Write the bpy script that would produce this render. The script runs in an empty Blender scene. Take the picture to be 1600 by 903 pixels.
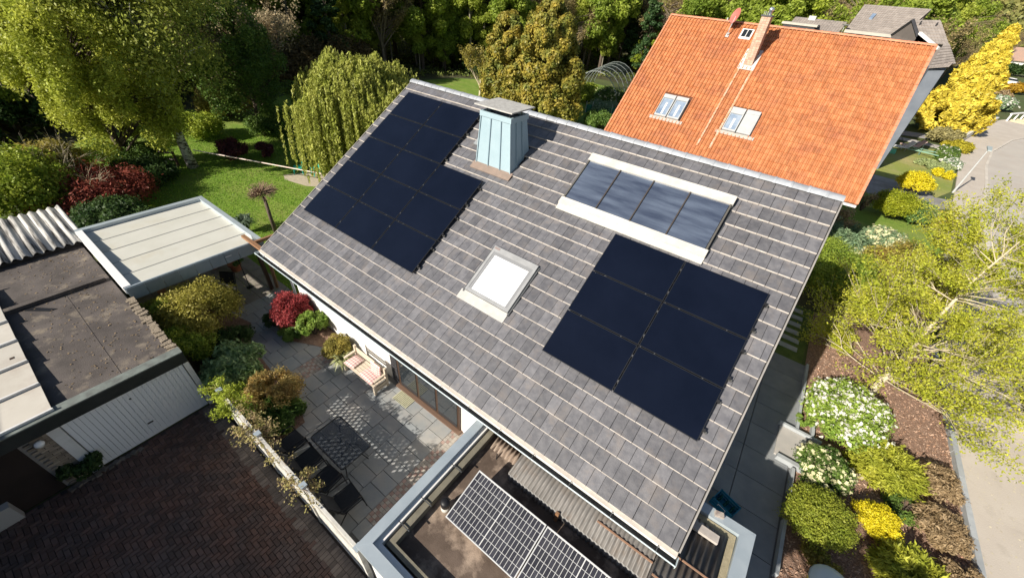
import bpy, bmesh, math, random
import numpy as np
from mathutils import Matrix, Vector
random.seed(7); RNG=np.random.default_rng(11)
sc=bpy.context.scene; COL=sc.collection
# ---------------------------------------------------------------- camera
CAMLOC=Vector((12.655,-11.091,10.365))
def cam_axes(az,p,r):
    f=Vector((math.sin(az)*math.cos(p),math.cos(az)*math.cos(p),-math.sin(p)))
    rt=Vector((math.cos(az),-math.sin(az),0)); up=rt.cross(f)
    return rt*math.cos(r)+up*math.sin(r), up*math.cos(r)-rt*math.sin(r), f
cr,cu,cf=cam_axes(-0.5835,0.6661,0.0973)
cd=bpy.data.cameras.new('camera'); cam=bpy.data.objects.new('camera',cd); COL.objects.link(cam)
cam.matrix_world=Matrix(((cr.x,cu.x,-cf.x,CAMLOC.x),(cr.y,cu.y,-cf.y,CAMLOC.y),(cr.z,cu.z,-cf.z,CAMLOC.z),(0,0,0,1)))
cd.sensor_width=36; cd.lens=36*606.0/1600; cd.clip_start=.1; cd.clip_end=3000
sc.camera=cam
# ---------------------------------------------------------------- light
ELEV=math.radians(29.5); SD=Vector((.32,.947,0)).normalized()     # horizontal way the light travels
LDIR=Vector((SD.x*math.cos(ELEV),SD.y*math.cos(ELEV),-math.sin(ELEV)))
sl=bpy.data.lights.new('sun','SUN'); sl.energy=5.0; sl.angle=math.radians(.5); sl.color=(1,.93,.82)
so=bpy.data.objects.new('sun',sl); COL.objects.link(so); so.rotation_euler=LDIR.to_track_quat('-Z','Y').to_euler()
w=bpy.data.worlds.new('World'); sc.world=w; w.use_nodes=True
nt=w.node_tree; bg=nt.nodes['Background']; sk=nt.nodes.new('ShaderNodeTexSky'); sk.sky_type='NISHITA'
sk.sun_disc=False; sk.sun_elevation=ELEV; sk.sun_rotation=math.atan2(-SD.x,-SD.y)
nt.links.new(sk.outputs[0],bg.inputs[0]); bg.inputs[1].default_value=.055
sc.view_settings.view_transform='Standard'; sc.view_settings.look='None'; sc.view_settings.exposure=0.62; sc.view_settings.gamma=1
# ---------------------------------------------------------------- helpers
MATS={}
def _n(t,typ,**k):
    n=t.nodes.new(typ)
    for a,b in k.items(): setattr(n,a,b)
    return n
def mat(name,c1,c2=None,scale=4.,rough=.8,bump=0.,bscale=None,metal=0.,spec=.5,trans=0.,isl=0.,c3=None,s3=.5,detail=6.,stretch=None,coat=0.,alpha=1.,lo=.35,hi=.65,lo3=.45,hi3=.65,transm=0.,ior=1.45,seams=0):
    """procedural surface: noise between c1 and c2 (world position), blotches of c3, per piece value variation isl"""
    if name in MATS: return MATS[name]
    m=bpy.data.materials.new(name); m.use_nodes=True; t=m.node_tree; L=t.links
    p=t.nodes['Principled BSDF']; out=t.nodes['Material Output']
    p.inputs['Roughness'].default_value=rough; p.inputs['Metallic'].default_value=metal
    p.inputs['Specular IOR Level'].default_value=spec; p.inputs['Coat Weight'].default_value=coat
    p.inputs['Alpha'].default_value=alpha; p.inputs['Transmission Weight'].default_value=transm; p.inputs['IOR'].default_value=ior
    g=_n(t,'ShaderNodeNewGeometry'); pos=g.outputs['Position']
    if stretch:
        mp=_n(t,'ShaderNodeMapping'); mp.inputs['Scale'].default_value=stretch; L.new(pos,mp.inputs['Vector']); pos=mp.outputs[0]
    col=None
    if c2 is not None:
        n=_n(t,'ShaderNodeTexNoise'); n.inputs['Scale'].default_value=scale; n.inputs['Detail'].default_value=detail; n.inputs['Roughness'].default_value=.6
        L.new(pos,n.inputs['Vector'])
        mr=_n(t,'ShaderNodeMapRange'); mr.inputs[1].default_value=lo; mr.inputs[2].default_value=hi; L.new(n.outputs[0],mr.inputs[0])
        mx=_n(t,'ShaderNodeMix',data_type='RGBA'); mx.inputs[6].default_value=(*c1,1); mx.inputs[7].default_value=(*c2,1); L.new(mr.outputs[0],mx.inputs[0]); col=mx.outputs[2]
    if c3 is not None:
        n=_n(t,'ShaderNodeTexNoise'); n.inputs['Scale'].default_value=s3; n.inputs['Detail'].default_value=8; n.inputs['Roughness'].default_value=.65
        L.new(pos,n.inputs['Vector'])
        mr=_n(t,'ShaderNodeMapRange'); mr.inputs[1].default_value=lo3; mr.inputs[2].default_value=hi3; L.new(n.outputs[0],mr.inputs[0])
        mx=_n(t,'ShaderNodeMix',data_type='RGBA'); mx.inputs[7].default_value=(*c3,1); L.new(mr.outputs[0],mx.inputs[0])
        if col is not None: L.new(col,mx.inputs[6])
        else: mx.inputs[6].default_value=(*c1,1)
        col=mx.outputs[2]
    if isl:
        oi=_n(t,'ShaderNodeObjectInfo'); ad=_n(t,'ShaderNodeMath',operation='ADD'); fr=_n(t,'ShaderNodeMath',operation='FRACT')
        L.new(g.outputs['Random Per Island'],ad.inputs[0]); L.new(oi.outputs['Random'],ad.inputs[1]); L.new(ad.outputs[0],fr.inputs[0])
        mr=_n(t,'ShaderNodeMapRange'); mr.inputs[3].default_value=1-isl; mr.inputs[4].default_value=1+isl; L.new(fr.outputs[0],mr.inputs[0])
        vm=_n(t,'ShaderNodeVectorMath',operation='SCALE')
        if col is not None: L.new(col,vm.inputs[0])
        else: vm.inputs[0].default_value=c1
        L.new(mr.outputs[0],vm.inputs['Scale']); col=vm.outputs[0]
    if col is not None: L.new(col,p.inputs['Base Color'])
    else: p.inputs['Base Color'].default_value=(*c1,1)
    if bump:
        n=_n(t,'ShaderNodeTexNoise'); n.inputs['Scale'].default_value=bscale or scale*6; n.inputs['Detail'].default_value=5; L.new(pos,n.inputs['Vector'])
        b=_n(t,'ShaderNodeBump'); b.inputs['Strength'].default_value=1; b.inputs['Distance'].default_value=bump; L.new(n.outputs[0],b.inputs['Height']); L.new(b.outputs[0],p.inputs['Normal'])
    if trans:
        tb=_n(t,'ShaderNodeBsdfTranslucent'); ms=_n(t,'ShaderNodeMixShader'); ms.inputs[0].default_value=trans
        if col is not None: L.new(col,tb.inputs[0])
        else: tb.inputs[0].default_value=(*c1,1)
        L.new(p.outputs[0],ms.inputs[1]); L.new(tb.outputs[0],ms.inputs[2]); L.new(ms.outputs[0],out.inputs['Surface'])
    MATS[name]=m; return m
def leafmat(name,c1,c2,scale=1.2,trans=.4,isl=.32,rough=.5):
    k=1.85 if max(c2)<.30 else (1.35 if max(c2)<.42 else 1.); c1=tuple(a*k for a in c1); c2=tuple(a*k for a in c2)
    return mat(name,c1,c2,scale=scale,rough=rough,trans=trans,isl=isl,spec=.3,detail=3)
class G:
    """gathers vertices and faces; build() links them as ONE mesh object"""
    def __init__(s): s.v=[]; s.f=[]; s.m=[]
    def add(s,v,f,mi=0):
        o=len(s.v); s.v+= [tuple(p) for p in v]; s.f+=[tuple(i+o for i in q) for q in f]; s.m+=[mi]*len(f); return s
    def hexa(s,b,t,mi=0):   # 4 bottom, 4 top points
        return s.add(list(b)+list(t),[(3,2,1,0),(4,5,6,7),(0,1,5,4),(1,2,6,5),(2,3,7,6),(3,0,4,7)],mi)
    def box(s,x0,x1,y0,y1,z0,z1,mi=0):
        return s.hexa([(x0,y0,z0),(x1,y0,z0),(x1,y1,z0),(x0,y1,z0)],[(x0,y0,z1),(x1,y0,z1),(x1,y1,z1),(x0,y1,z1)],mi)
    def rbox(s,c,sx,sy,sz,a=0,mi=0,z0=None):   # box centred on c, turned by a about z, base z0
        ca,sa=math.cos(a),math.sin(a); zb=c[2]-sz/2 if z0 is None else z0
        q=[(c[0]+dx*ca-dy*sa,c[1]+dx*sa+dy*ca) for dx,dy in ((-sx/2,-sy/2),(sx/2,-sy/2),(sx/2,sy/2),(-sx/2,sy/2))]
        return s.hexa([(x,y,zb) for x,y in q],[(x,y,zb+sz) for x,y in q],mi)
    def prism(s,poly,z0,z1,mi=0):
        n=len(poly); v=[(x,y,z0) for x,y in poly]+[(x,y,z1) for x,y in poly]
        return s.add(v,[tuple(range(n-1,-1,-1)),tuple(range(n,2*n))]+[(i,(i+1)%n,n+(i+1)%n,n+i) for i in range(n)],mi)
    def tube(s,pts,r,n=6,mi=0,cap=True):
        pts=[Vector(p) for p in pts]; rs=r if isinstance(r,(list,tuple)) else [r]*len(pts); v=[];f=[]
        ref=None
        for i,p in enumerate(pts):
            d=(pts[min(i+1,len(pts)-1)]-pts[max(i-1,0)]); d=d.normalized() if d.length>1e-9 else Vector((0,0,1))
            if ref is None: ref=Vector((1,0,0)) if abs(d.x)<.8 else Vector((0,1,0))
            a=d.cross(ref).normalized(); b=d.cross(a); ref=-(d.cross(a).cross(d)) if False else ref
            if abs(d.dot(ref))>.95: ref=Vector((0,0,1)) if abs(d.z)<.8 else Vector((1,0,0))
            for k in range(n):
                t=2*math.pi*k/n; v.append(p+a*rs[i]*math.cos(t)+b*rs[i]*math.sin(t))
        for i in range(len(pts)-1):
            for k in range(n): f.append((i*n+k,i*n+(k+1)%n,(i+1)*n+(k+1)%n,(i+1)*n+k))
        if cap: f.append(tuple(range(n-1,-1,-1))); f.append(tuple((len(pts)-1)*n+k for k in range(n)))
        return s.add(v,f,mi)
    def lathe(s,prof,c=(0,0,0),n=16,mi=0):
        v=[];f=[]
        for r,z in prof:
            for k in range(n): t=2*math.pi*k/n; v.append((c[0]+r*math.cos(t),c[1]+r*math.sin(t),c[2]+z))
        for i in range(len(prof)-1):
            for k in range(n): f.append((i*n+k,i*n+(k+1)%n,(i+1)*n+(k+1)%n,(i+1)*n+k))
        return s.add(v,f,mi)
    def mesh(s,name,mats,smooth=False):
        me=bpy.data.meshes.new(name); me.from_pydata([tuple(p) for p in s.v],[],s.f)
        for m in (mats if isinstance(mats,(list,tuple)) else [mats]): me.materials.append(m)
        if any(s.m): me.polygons.foreach_set('material_index',s.m)
        if smooth: me.polygons.foreach_set('use_smooth',[True]*len(me.polygons))
        me.update(); return me
    def build(s,name,mats,parent=None,smooth=False): return link(name,s.mesh(name,mats,smooth),parent)
def link(name,me,parent=None,mw=None):
    o=bpy.data.objects.new(name,me); COL.objects.link(o)
    if mw is not None: o.matrix_world=mw
    if parent is not None:
        o.parent=parent; o.matrix_parent_inverse=world_of(parent).inverted()
    return o
WM={}
def world_of(o):
    m=o.matrix_basis.copy()
    if o.parent is not None: m=world_of(o.parent)@o.matrix_parent_inverse@m
    return m
def place(name,me,mw,parent):
    o=bpy.data.objects.new(name,me); COL.objects.link(o); o.matrix_basis=mw
    o.parent=parent; o.matrix_parent_inverse=world_of(parent).inverted(); return o
def tag(o,label,cat,group=None,kind=None):
    if label: o['label']=label
    if cat: o['category']=cat
    if group: o['group']=group
    if kind: o['kind']=kind
    return o
def thing(name,label,cat,loc=(0,0,0),rz=0,group=None):
    o=bpy.data.objects.new(name,None); COL.objects.link(o); o.empty_display_size=.2
    o.location=loc; o.rotation_euler=(0,0,rz); return tag(o,label,cat,group)
def struct(g,name,m,smooth=False): o=g.build(name,m,None,smooth); o['kind']='structure'; return o
def stuff(o): o['kind']='stuff'; return o
def copy_tree(o,parent=None):
    c=o.copy(); COL.objects.link(c)
    if parent is not None: c.parent=parent
    for ch in list(o.children): copy_tree(ch,c)
    return c
def frame(o,ex,ey,ez):
    return Matrix(((ex[0],ey[0],ez[0],o[0]),(ex[1],ey[1],ez[1],o[1]),(ex[2],ey[2],ez[2],o[2]),(0,0,0,1)))
# foliage ------------------------------------------------------------
def quads(name,C,N,size,mats,parent=None,aspect=1.6,along=None,jit=.35,mi=None,fold=0.):
    """many leaf-sized faces: centres C, normals N, size scalar/array"""
    n=len(C); N=N/np.maximum(np.linalg.norm(N,axis=1,keepdims=True),1e-6)
    R=along if along is not None else RNG.normal(size=(n,3))
    A=R-(R*N).sum(1,keepdims=True)*N; A/=np.maximum(np.linalg.norm(A,axis=1,keepdims=True),1e-6); B=np.cross(N,A)
    s=(np.asarray(size)*np.ones(n)*(1+jit*(RNG.random(n)*2-1)))[:,None]
    a=A*s*aspect*.5; b=B*s*.5
    V=np.stack([C-a,C+b*.9-a*.1+N*s*fold,C+a,C-b*.9-a*.1+N*s*fold],1).reshape(-1,3)
    me=bpy.data.meshes.new(name); me.vertices.add(4*n); me.loops.add(4*n); me.polygons.add(n)
    me.vertices.foreach_set('co',V.astype(np.float32).ravel()); me.loops.foreach_set('vertex_index',np.arange(4*n,dtype=np.int32))
    me.polygons.foreach_set('loop_start',np.arange(0,4*n,4,dtype=np.int32))
    me.polygons.foreach_set('loop_total',np.full(n,4,dtype=np.int32))
    for m in (mats if isinstance(mats,(list,tuple)) else [mats]): me.materials.append(m)
    if mi is not None: me.polygons.foreach_set('material_index',mi.astype(np.int32))
    me.update(calc_edges=True)
    return link(name,me,parent) if parent is not False else me
def sph(n):
    v=RNG.normal(size=(n,3)); return v/np.linalg.norm(v,axis=1,keepdims=True)
def clumps(n,rad,up=.0,inner=.55,low=-.35):
    """clump centres inside an ellipsoid, mostly near its surface"""
    d=sph(n*4); d=d[d[:,2]>low][:n]; r=inner+(1-inner)*RNG.random(len(d))**.5
    return d*r[:,None]*np.array(rad)
def crown_pts(cc,cr,n,flat=.8,shell=.55):
    """leaf points on the shells of clumps cc with radii cr"""
    k=RNG.integers(0,len(cc),n); d=sph(n); r=(shell+(1-shell)*RNG.random(n)**.6)*cr[k]
    P=cc[k]+d*r[:,None]*np.array([1,1,flat]); return P,d,k
# ---------------------------------------------------------------- materials
tile_top=mat('slate_grey_tile',(.104,.103,.113),(.160,.157,.166),scale=7,rough=.40,bump=.0025,bscale=45,isl=.2,c3=(.205,.18,.165),s3=2.4,lo3=.52,hi3=.8,spec=1.0,coat=.12)
tile_edge=mat('pale_tile_edge',(.47,.435,.395),(.36,.32,.285),scale=14,rough=.7,isl=.1)  # leading-edge faces, a paler colour than the tile tops
ridge_m=mat('ridge_tile',(.30,.32,.35),(.38,.40,.43),scale=6,rough=.45,isl=.12,bump=.002)
red_top=mat('orange_clay_tile',(.43,.155,.058),(.51,.21,.09),scale=3,rough=.6,isl=.14,c3=(.33,.12,.065),s3=.9,lo3=.48,hi3=.78,bump=.003,bscale=40)
redridge_m=mat('clay_ridge_tile',(.62,.27,.15),(.52,.21,.12),scale=4,rough=.7,isl=.12)
white_wall=mat('white_render',(.80,.79,.76),(.74,.73,.70),scale=1.5,rough=.9,bump=.003,bscale=60)
zinc=mat('zinc_sheet',(.40,.465,.51),(.48,.54,.58),scale=2,rough=.38,metal=.25,spec=.6)
zinc_dark=mat('dark_zinc',(.055,.06,.065),(.08,.085,.09),scale=3,rough=.5)
alu=mat('aluminium_flashing',(.72,.70,.64),(.60,.57,.51),scale=3,rough=.45,metal=.2)
whitealu=mat('pale_grey_aluminium',(.47,.475,.47),(.41,.42,.42),scale=5,rough=.4)
black=mat('black_metal',(.012,.012,.014),rough=.5)
pvglass=mat('solar_glass',(.0035,.0055,.013),(.005,.0075,.017),scale=.8,rough=.13,spec=.42,coat=.0)
pvframe=mat('solar_frame',(.03,.032,.036),rough=.35,metal=.4)
railm=mat('mounting_rail',(.16,.16,.15),rough=.4,metal=.6)
wood_br=mat('brown_timber',(.22,.11,.055),(.30,.17,.09),scale=3,rough=.75,stretch=(8,8,1))
darkwood=mat('dark_brown_frame',(.05,.028,.018),rough=.5)
glass_dark=mat('window_glass',(.02,.025,.03),rough=.04,spec=.8)
bluewin=mat('skylight_glass',(.14,.20,.30),(.30,.36,.44),scale=1.5,rough=.08,spec=.7)
white_paint=mat('white_paint',(.76,.76,.75),(.66,.655,.63),scale=2.5,rough=.6,c3=(.52,.50,.44),s3=3.5,lo3=.58,hi3=.8)
concrete=mat('concrete',(.27,.26,.245),(.34,.33,.31),scale=3,rough=.9,bump=.004,c3=(.2,.19,.18),s3=.9)
brown_soil=mat('bark_mulch',(.20,.115,.078),(.33,.215,.155),scale=16,rough=1,bump=.03,bscale=40,c3=(.36,.24,.18),s3=3,lo3=.5,hi3=.75)
trunk_m=mat('bark',(.075,.055,.04),(.13,.10,.075),scale=5,rough=.95,bump=.02,bscale=25,stretch=(1,1,.3))
birch_m=mat('birch_bark',(.62,.60,.56),(.09,.08,.07),scale=5,rough=.85,bump=.01,stretch=(1,1,2.2),lo=.48,hi=.56)
palebark=mat('pale_bark',(.60,.52,.37),(.44,.37,.25),scale=4,rough=.9,bump=.008)
# ---------------------------------------------------------------- ground
grassland=mat('rough_grass',(.045,.075,.018),(.09,.125,.03),scale=.4,rough=1,bump=.03,bscale=6,c3=(.10,.10,.035),s3=.08)
g=G(); g.add([(-900,-900,-.02),(900,-900,-.02),(900,900,-.02),(-900,900,-.02)],[(0,1,2,3)]); struct(g,'ground',grassland)
lawnm=mat('mown_lawn',(.13,.225,.022),(.19,.29,.032),scale=2.2,rough=1,bump=.03,bscale=30,c3=(.27,.30,.07),s3=.35,lo3=.45,hi3=.75,stretch=(1,2.2,1))
drylawn=mat('dry_front_lawn',(.27,.29,.06),(.19,.26,.045),scale=.6,rough=1,bump=.03,bscale=20,c3=(.38,.33,.13),s3=.3)
floorm=mat('forest_floor',(.05,.055,.02),(.09,.08,.035),scale=1.2,rough=1,bump=.05,bscale=6)
def sheet(name,m,poly,z): g=G(); g.add([(x,y,z) for x,y in poly],[tuple(range(len(poly)))]); return struct(g,name,m)
sheet('lawn',lawnm,[(-26,-7.5),(-7,-8.0),(-6.4,-6.4),(-.4,-6.4),(0,0),(0,8),(2,12),(2.5,30),(-4,44),(-16,46),(-22,36),(-27,30),(-31,12),(-27,4)],-.012)
sheet('forest_floor',floorm,[(-160,-60),(-18,-60),(-17,-12),(-27,-6),(-24.5,-3),(-27.5,3),(-31,8),(-34.5,12),(-27,31),(-21,37),(-18,49),(-3,52),(8,48),(18,70),(34,110),(10,170),(-160,170)],-.008)
sheet('sunny_clearing',lawnm,[(-30,-3.5),(-25,-4.2),(-20,-2.5),(-20,0),(-23,1.5),(-29,2)],-.004)
sheet('sand_patch',mat('pale_sand',(.52,.45,.34),(.42,.36,.27),scale=5,rough=1,bump=.02),[(-11.9,-.6),(-11.2,-.9),(-9.6,-.5),(-8.7,.2),(-8.4,1.2),(-9.8,1.4),(-11.5,.6)],-.004)
sheet('planting_bed_soil',brown_soil,[(16.35,-6.5),(20.45,-6.5),(20.45,6),(20.6,12),(14.6,12),(14.6,7.6),(16.3,7.6)],-.004)
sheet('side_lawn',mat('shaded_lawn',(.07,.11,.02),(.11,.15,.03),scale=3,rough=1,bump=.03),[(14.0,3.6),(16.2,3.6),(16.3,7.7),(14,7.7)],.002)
sheet('garden_soil',floorm,[(14,7.7),(16.5,7.7),(17,11.5),(14,11.5)],.002)
sheet('front_lawn',lawnm,[(16.4,11.8),(20.6,12),(22.6,23),(21.5,22.8),(20.5,27.5),(17.2,27.5),(16.6,20)],.0)
sheet('neighbour_lawn',drylawn,[(16.5,33.5),(22,33),(22.7,30.8),(23.9,33.6),(25.8,46),(25.8,50),(17,45)],.0)
pave=mat('pale_pavement',(.50,.44,.375),(.56,.50,.43),scale=.7,rough=.95,bump=.004,bscale=30,c3=(.42,.37,.31),s3=2.5,lo3=.55,hi3=.8)
KERB=[(22.3,-30),(22.4,0),(22.75,8),(23.7,17),(24.5,23.5),(25.3,30.4),(26.7,38),(27.9,46),(29.6,54),(33,64),(38,74),(46,86),(60,100)]
EDGE=[(20.55,-30),(20.5,-2),(20.5,4),(21.0,12),(22.2,21),(22.8,26),(23.7,31),(24.3,35),(25.6,44),(26.6,52),(28.2,60),(31,70),(34.5,80),(42,92),(55,106)]
roadp=KERB+[(300,100),(300,-60),(22.3,-60)]
sheet('road',mat('pale_asphalt',(.47,.435,.39),(.51,.47,.42),scale=.5,rough=.95,bump=.004,bscale=60,c3=(.46,.41,.36),s3=.4),roadp,-.004)
g=G(); pav=EDGE+KERB[::-1]
# pavement as quads between the two lines
def resample(P,n):
    P=[Vector(p) for p in P]; L=[0]
    for a,b in zip(P,P[1:]): L.append(L[-1]+(b-a).length)
    out=[]
    for i in range(n):
        t=L[-1]*i/(n-1); k=max(j for j in range(len(L)-1) if L[j]<=t+1e-9); out.append(P[k].lerp(P[k+1],(t-L[k])/(L[k+1]-L[k])))
    return out
A_=resample(EDGE,50); B_=resample(KERB,50)
for i in range(49):
    g.hexa([(A_[i].x,A_[i].y,-.1),(B_[i].x-.14,B_[i].y,-.1),(B_[i+1].x-.14,B_[i+1].y,-.1),(A_[i+1].x,A_[i+1].y,-.1)],[(A_[i].x,A_[i].y,.09),(B_[i].x-.14,B_[i].y,.09),(B_[i+1].x-.14,B_[i+1].y,.09),(A_[i+1].x,A_[i+1].y,.09)])
struct(g,'pavement',pave)
g=G()
KS=resample(KERB,150)
for a,b in zip(KS,KS[1:]):
    d=(b-a)*.985; c=a+d
    g.hexa([(a.x-.14,a.y,-.1),(a.x+.08,a.y,-.1),(c.x+.08,c.y,-.1),(c.x-.14,c.y,-.1)],[(a.x-.135,a.y,.105),(a.x+.06,a.y,.105),(c.x+.06,c.y,.105),(c.x-.135,c.y,.105)])
struct(g,'kerb',mat('kerb_stone',(.62,.57,.50),(.54,.49,.43),scale=3,rough=.9,isl=.08))
# garden edging kerb with its own stones
edge=thing('garden_edging','long low line of grey concrete edging stones between the bark bed and the pavement','edging',(20.5,0,0))
km=mat('edging_stone',(.40,.42,.43),(.33,.35,.36),scale=4,rough=.9,isl=.1)
e0=G().box(-.07,.07,0,.985,-.1,.16).mesh('edging_stone',km)
for k in range(14): place('edging_stone',e0,Matrix.Translation((20.48+random.uniform(-.006,.006),-5.4+k,0)),edge)
sheet('neighbour_drive',concrete,[(17.2,27.5),(20.5,27.5),(22,27.2),(23.3,28.8),(23.7,31.2),(22.6,30.8),(22.1,33),(16.4,33.4)],.004)
# ---------------------------------------------------------------- driveway of herringbone blocks
sheet('driveway',mat('jointing_sand',(.06,.05,.045),rough=1),[(2.05,-18),(16,-18),(16,-10.2),(2.05,-10.2)],.0)
drv=bpy.data.objects['driveway']
bm_=mat('paving_block',(.125,.070,.054),(.085,.058,.05),scale=2,rough=.9,isl=.28,bump=.003,bscale=50,c3=(.085,.065,.06),s3=.5)
BW=.1
def blk(w,h): return G().hexa([(0.004,.004,0),(w-.004,.004,0),(w-.004,h-.004,0),(.004,h-.004,0)],[(.007,.007,.03),(w-.007,.007,.03),(w-.007,h-.007,.03),(.007,h-.007,.03)])
bh=blk(2*BW,BW).mesh('block',bm_); bv=blk(BW,2*BW).mesh('block',bm_)
blocks=[]
for i in range(0,100):
    for j in range(0,68):
        d=(i-j)%4; X=2.1+i*BW; Y=-17.2+j*BW
        if Y>-10.75 or X>11.8: continue
        if d==0 and True: blocks.append((X,Y,0))
        elif d==3: blocks.append((X,Y,1))
blocks.sort(key=lambda b:(b[0]-8.2)**2+(b[1]+11.6)**2)
rest=G()
for q,(X,Y,k) in enumerate(blocks):
    z=.004+random.uniform(-.003,.003)
    if q<300: place('block',bv if k else bh,Matrix.Translation((X,Y,z)),drv)
    else:
        m=bv if k else bh
        rest.add([(v.co.x+X,v.co.y+Y,v.co.z+z) for v in m.vertices],[tuple(p.vertices) for p in m.polygons])
stuff(rest.build('blocks',bm_,drv))
g=G()
for k in range(75):      # edge courses along the fence
    for r in range(2): g.box(2.1+k*.1+.004,2.1+k*.1+.096,-10.745+r*.2+.004,-10.745+r*.2+.196,0,.032+random.uniform(-.002,.003))
stuff(g.build('edge_setts',mat('edge_sett',(.12,.10,.09),(.17,.14,.12),scale=4,rough=.9,isl=.3),drv))
# ---------------------------------------------------------------- patio
sheet('patio',mat('patio_joint',(.21,.21,.205),rough=1),[(-5.9,-10.2),(9.4,-10.2),(9.4,-6.4),(-5.9,-6.4)],.0)
pat=bpy.data.objects['patio']
slabm=mat('grey_slab',(.255,.275,.285),(.30,.315,.32),scale=2.5,rough=.85,isl=.07,bump=.002,c3=(.38,.36,.33),s3=.7)
s1=G().hexa([(.004,.004,0),(.596,.004,0),(.596,.396,0),(.004,.396,0)],[(.008,.008,.035),(.592,.008,.035),(.592,.392,.035),(.008,.392,.035)]).mesh('paving_slab',slabm)
sett=G(); nsl=0
for i in range(-1,16):
    for j in range(0,10):
        X=-.9+i*.6; Y=-10.2+j*.4-(.2 if i%2 else 0)
        band=(8.1<X+.3<9.4) or (2.9<X+.3<3.6)
        if X+.6>9.45 or Y<-10.3 or Y+.4>-6.38: continue
        if band and Y>-9.7:
            for a in range(6):
                for b in range(4):
                    sett.box(X+a*.1+.003,X+a*.1+.097,Y+b*.1+.003,Y+b*.1+.097,.0,.033+random.uniform(-.002,.002),1 if (a+b)%2 and random.random()<.75 else 0)
        else: place('paving_slab',s1,Matrix.Translation((X,Y,.002+random.uniform(-.002,.002))),pat)
stuff(sett.build('setts',[mat('pale_sett',(.40,.36,.31),(.33,.30,.27),scale=5,rough=.9,isl=.15),mat('rosy_sett',(.38,.26,.22),(.33,.24,.21),scale=5,rough=.9,isl=.2)],pat))
g=G()
for i in range(10):
    for j in range(8): g.hexa([(-5.9+i*.5+.004,-10.2+j*.5+.004,0),(-5.4+i*.5-.004,-10.2+j*.5+.004,0),(-5.4+i*.5-.004,-9.7+j*.5-.004,0),(-5.9+i*.5+.004,-9.7+j*.5-.004,0)],[(-5.9+i*.5+.008,-10.2+j*.5+.008,.035),(-5.4+i*.5-.008,-10.2+j*.5+.008,.035),(-5.4+i*.5-.008,-9.7+j*.5-.008,.035),(-5.9+i*.5+.008,-9.7+j*.5-.008,.035)])
stuff(g.build('terrace_slabs',mat('terrace_slab',(.24,.21,.18),(.30,.27,.23),scale=2,rough=.9,isl=.06),pat))
# side path right of the house
sheet('side_path',mat('path_joint',(.14,.14,.14),rough=1),[(13.5,-9),(16.4,-9),(16.4,3.65),(13.5,3.65)],.0)
sp=bpy.data.objects['side_path']
psl=mat('blue_grey_slab',(.20,.21,.22),(.26,.27,.27),scale=1.5,rough=.85,isl=.08,bump=.003)
s2=G().hexa([(.006,.006,0),(1.194,.006,0),(1.194,.994,0),(.006,.994,0)],[(.012,.012,.04),(1.188,.012,.04),(1.188,.988,.04),(.012,.988,.04)]).mesh('path_slab',psl)
for i in range(2):
    for j in range(-9,4): place('path_slab',s2,Matrix.Translation((13.95+i*1.2-.03,j+.6-1,.004)),sp)
ston=G().hexa([(0,0,0),(1.0,0,0),(1.0,.24,0),(0,.24,0)],[(.02,.02,.06),(.98,.02,.06),(.98,.22,.06),(.02,.22,.06)]).mesh('stepping_stone',mat('stepping_slab',(.36,.37,.36),(.30,.31,.30),scale=4,rough=.9))
for k in range(6):
    o=link('stepping_stone',ston,None,None); o.location=(14.95+random.uniform(-.05,.05),4.25+k*.56,.0); o.rotation_euler=(0,0,random.uniform(-.04,.04))
    tag(o,'bar-shaped grey stepping stone in the shaded side lawn, '+['nearest the path','second from the path','third from the path','fourth from the path','fifth from the path','farthest from the path'][k],'stepping stone','stepping stones in the side garden')
# landing and low kerbs of the raised beds
g=G(); g.box(15.9,16.65,-1.15,.05,0,.09); o=g.build('landing_slab',mat('pale_slab',(.46,.43,.39),(.40,.38,.35),scale=3,rough=.9)); tag(o,'pale concrete landing slab lit by the sun at the edge of the dark side path','slab')
be=thing('bed_edging','low grey concrete boards edging the flower bed along the side path','edging',(16.3,0,0))
for a in ((15.85,17.0,.06,.14,0,.2),(15.95,16.75,-1.3,-1.17,0,.2),(16.72,16.8,.15,1.3,0,.17),(16.36,16.44,-4.6,-3.1,0,.2),(16.36,16.44,-2.2,-1.4,0,.2),(16.3,16.38,.2,3.6,0,.17)): G().box(*a).build('edging_board',km,be)
g=G(); g.rbox((17.75,-.45,0),.7,.09,.12,.35,z0=.05); tag(g.build('timber_offcut',mat('pale_timber',(.55,.47,.33),(.45,.37,.25),scale=5,rough=.8)),'pale timber board lying on the bark under the yellow-green juniper','plank')
# ---------------------------------------------------------------- main house
PH=.5516; CP,SP=math.cos(PH),math.sin(PH); RZ=7.15
def RP(u,s,n=0.): return (u,-s*CP-n*SP,RZ-s*SP+n*CP)
EX,EY,EZ=(1,0,0),(0,CP,SP),(0,-SP,CP)   # EY = upslope
def roofM(u,s,n=0.,tilt=0.):
    M=frame(RP(u,s,n),EX,EY,EZ)
    return M@Matrix.Rotation(tilt,4,'X') if tilt else M
house=thing('grey_tiled_house','white rendered house under the big grey tiled roof carrying black solar panels','house',(7,0,0))
g=G(); x0,x1=.25,13.7; yw=6.45; zt=RZ-yw*SP/CP-.28
sec=[(-yw,0),(yw,0),(yw,zt),(0,RZ-.3),(-yw,zt)]
v=[(x0,y,z) for y,z in sec]+[(x1,y,z) for y,z in sec]
g.add(v,[(0,1,2,3,4),(9,8,7,6,5)]+[(i,5+i,5+(i+1)%5,(i+1)%5) for i in range(5)]); g.build('wall',white_wall,house)
g=G(); s0,s1_=0.02,8.2
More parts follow.
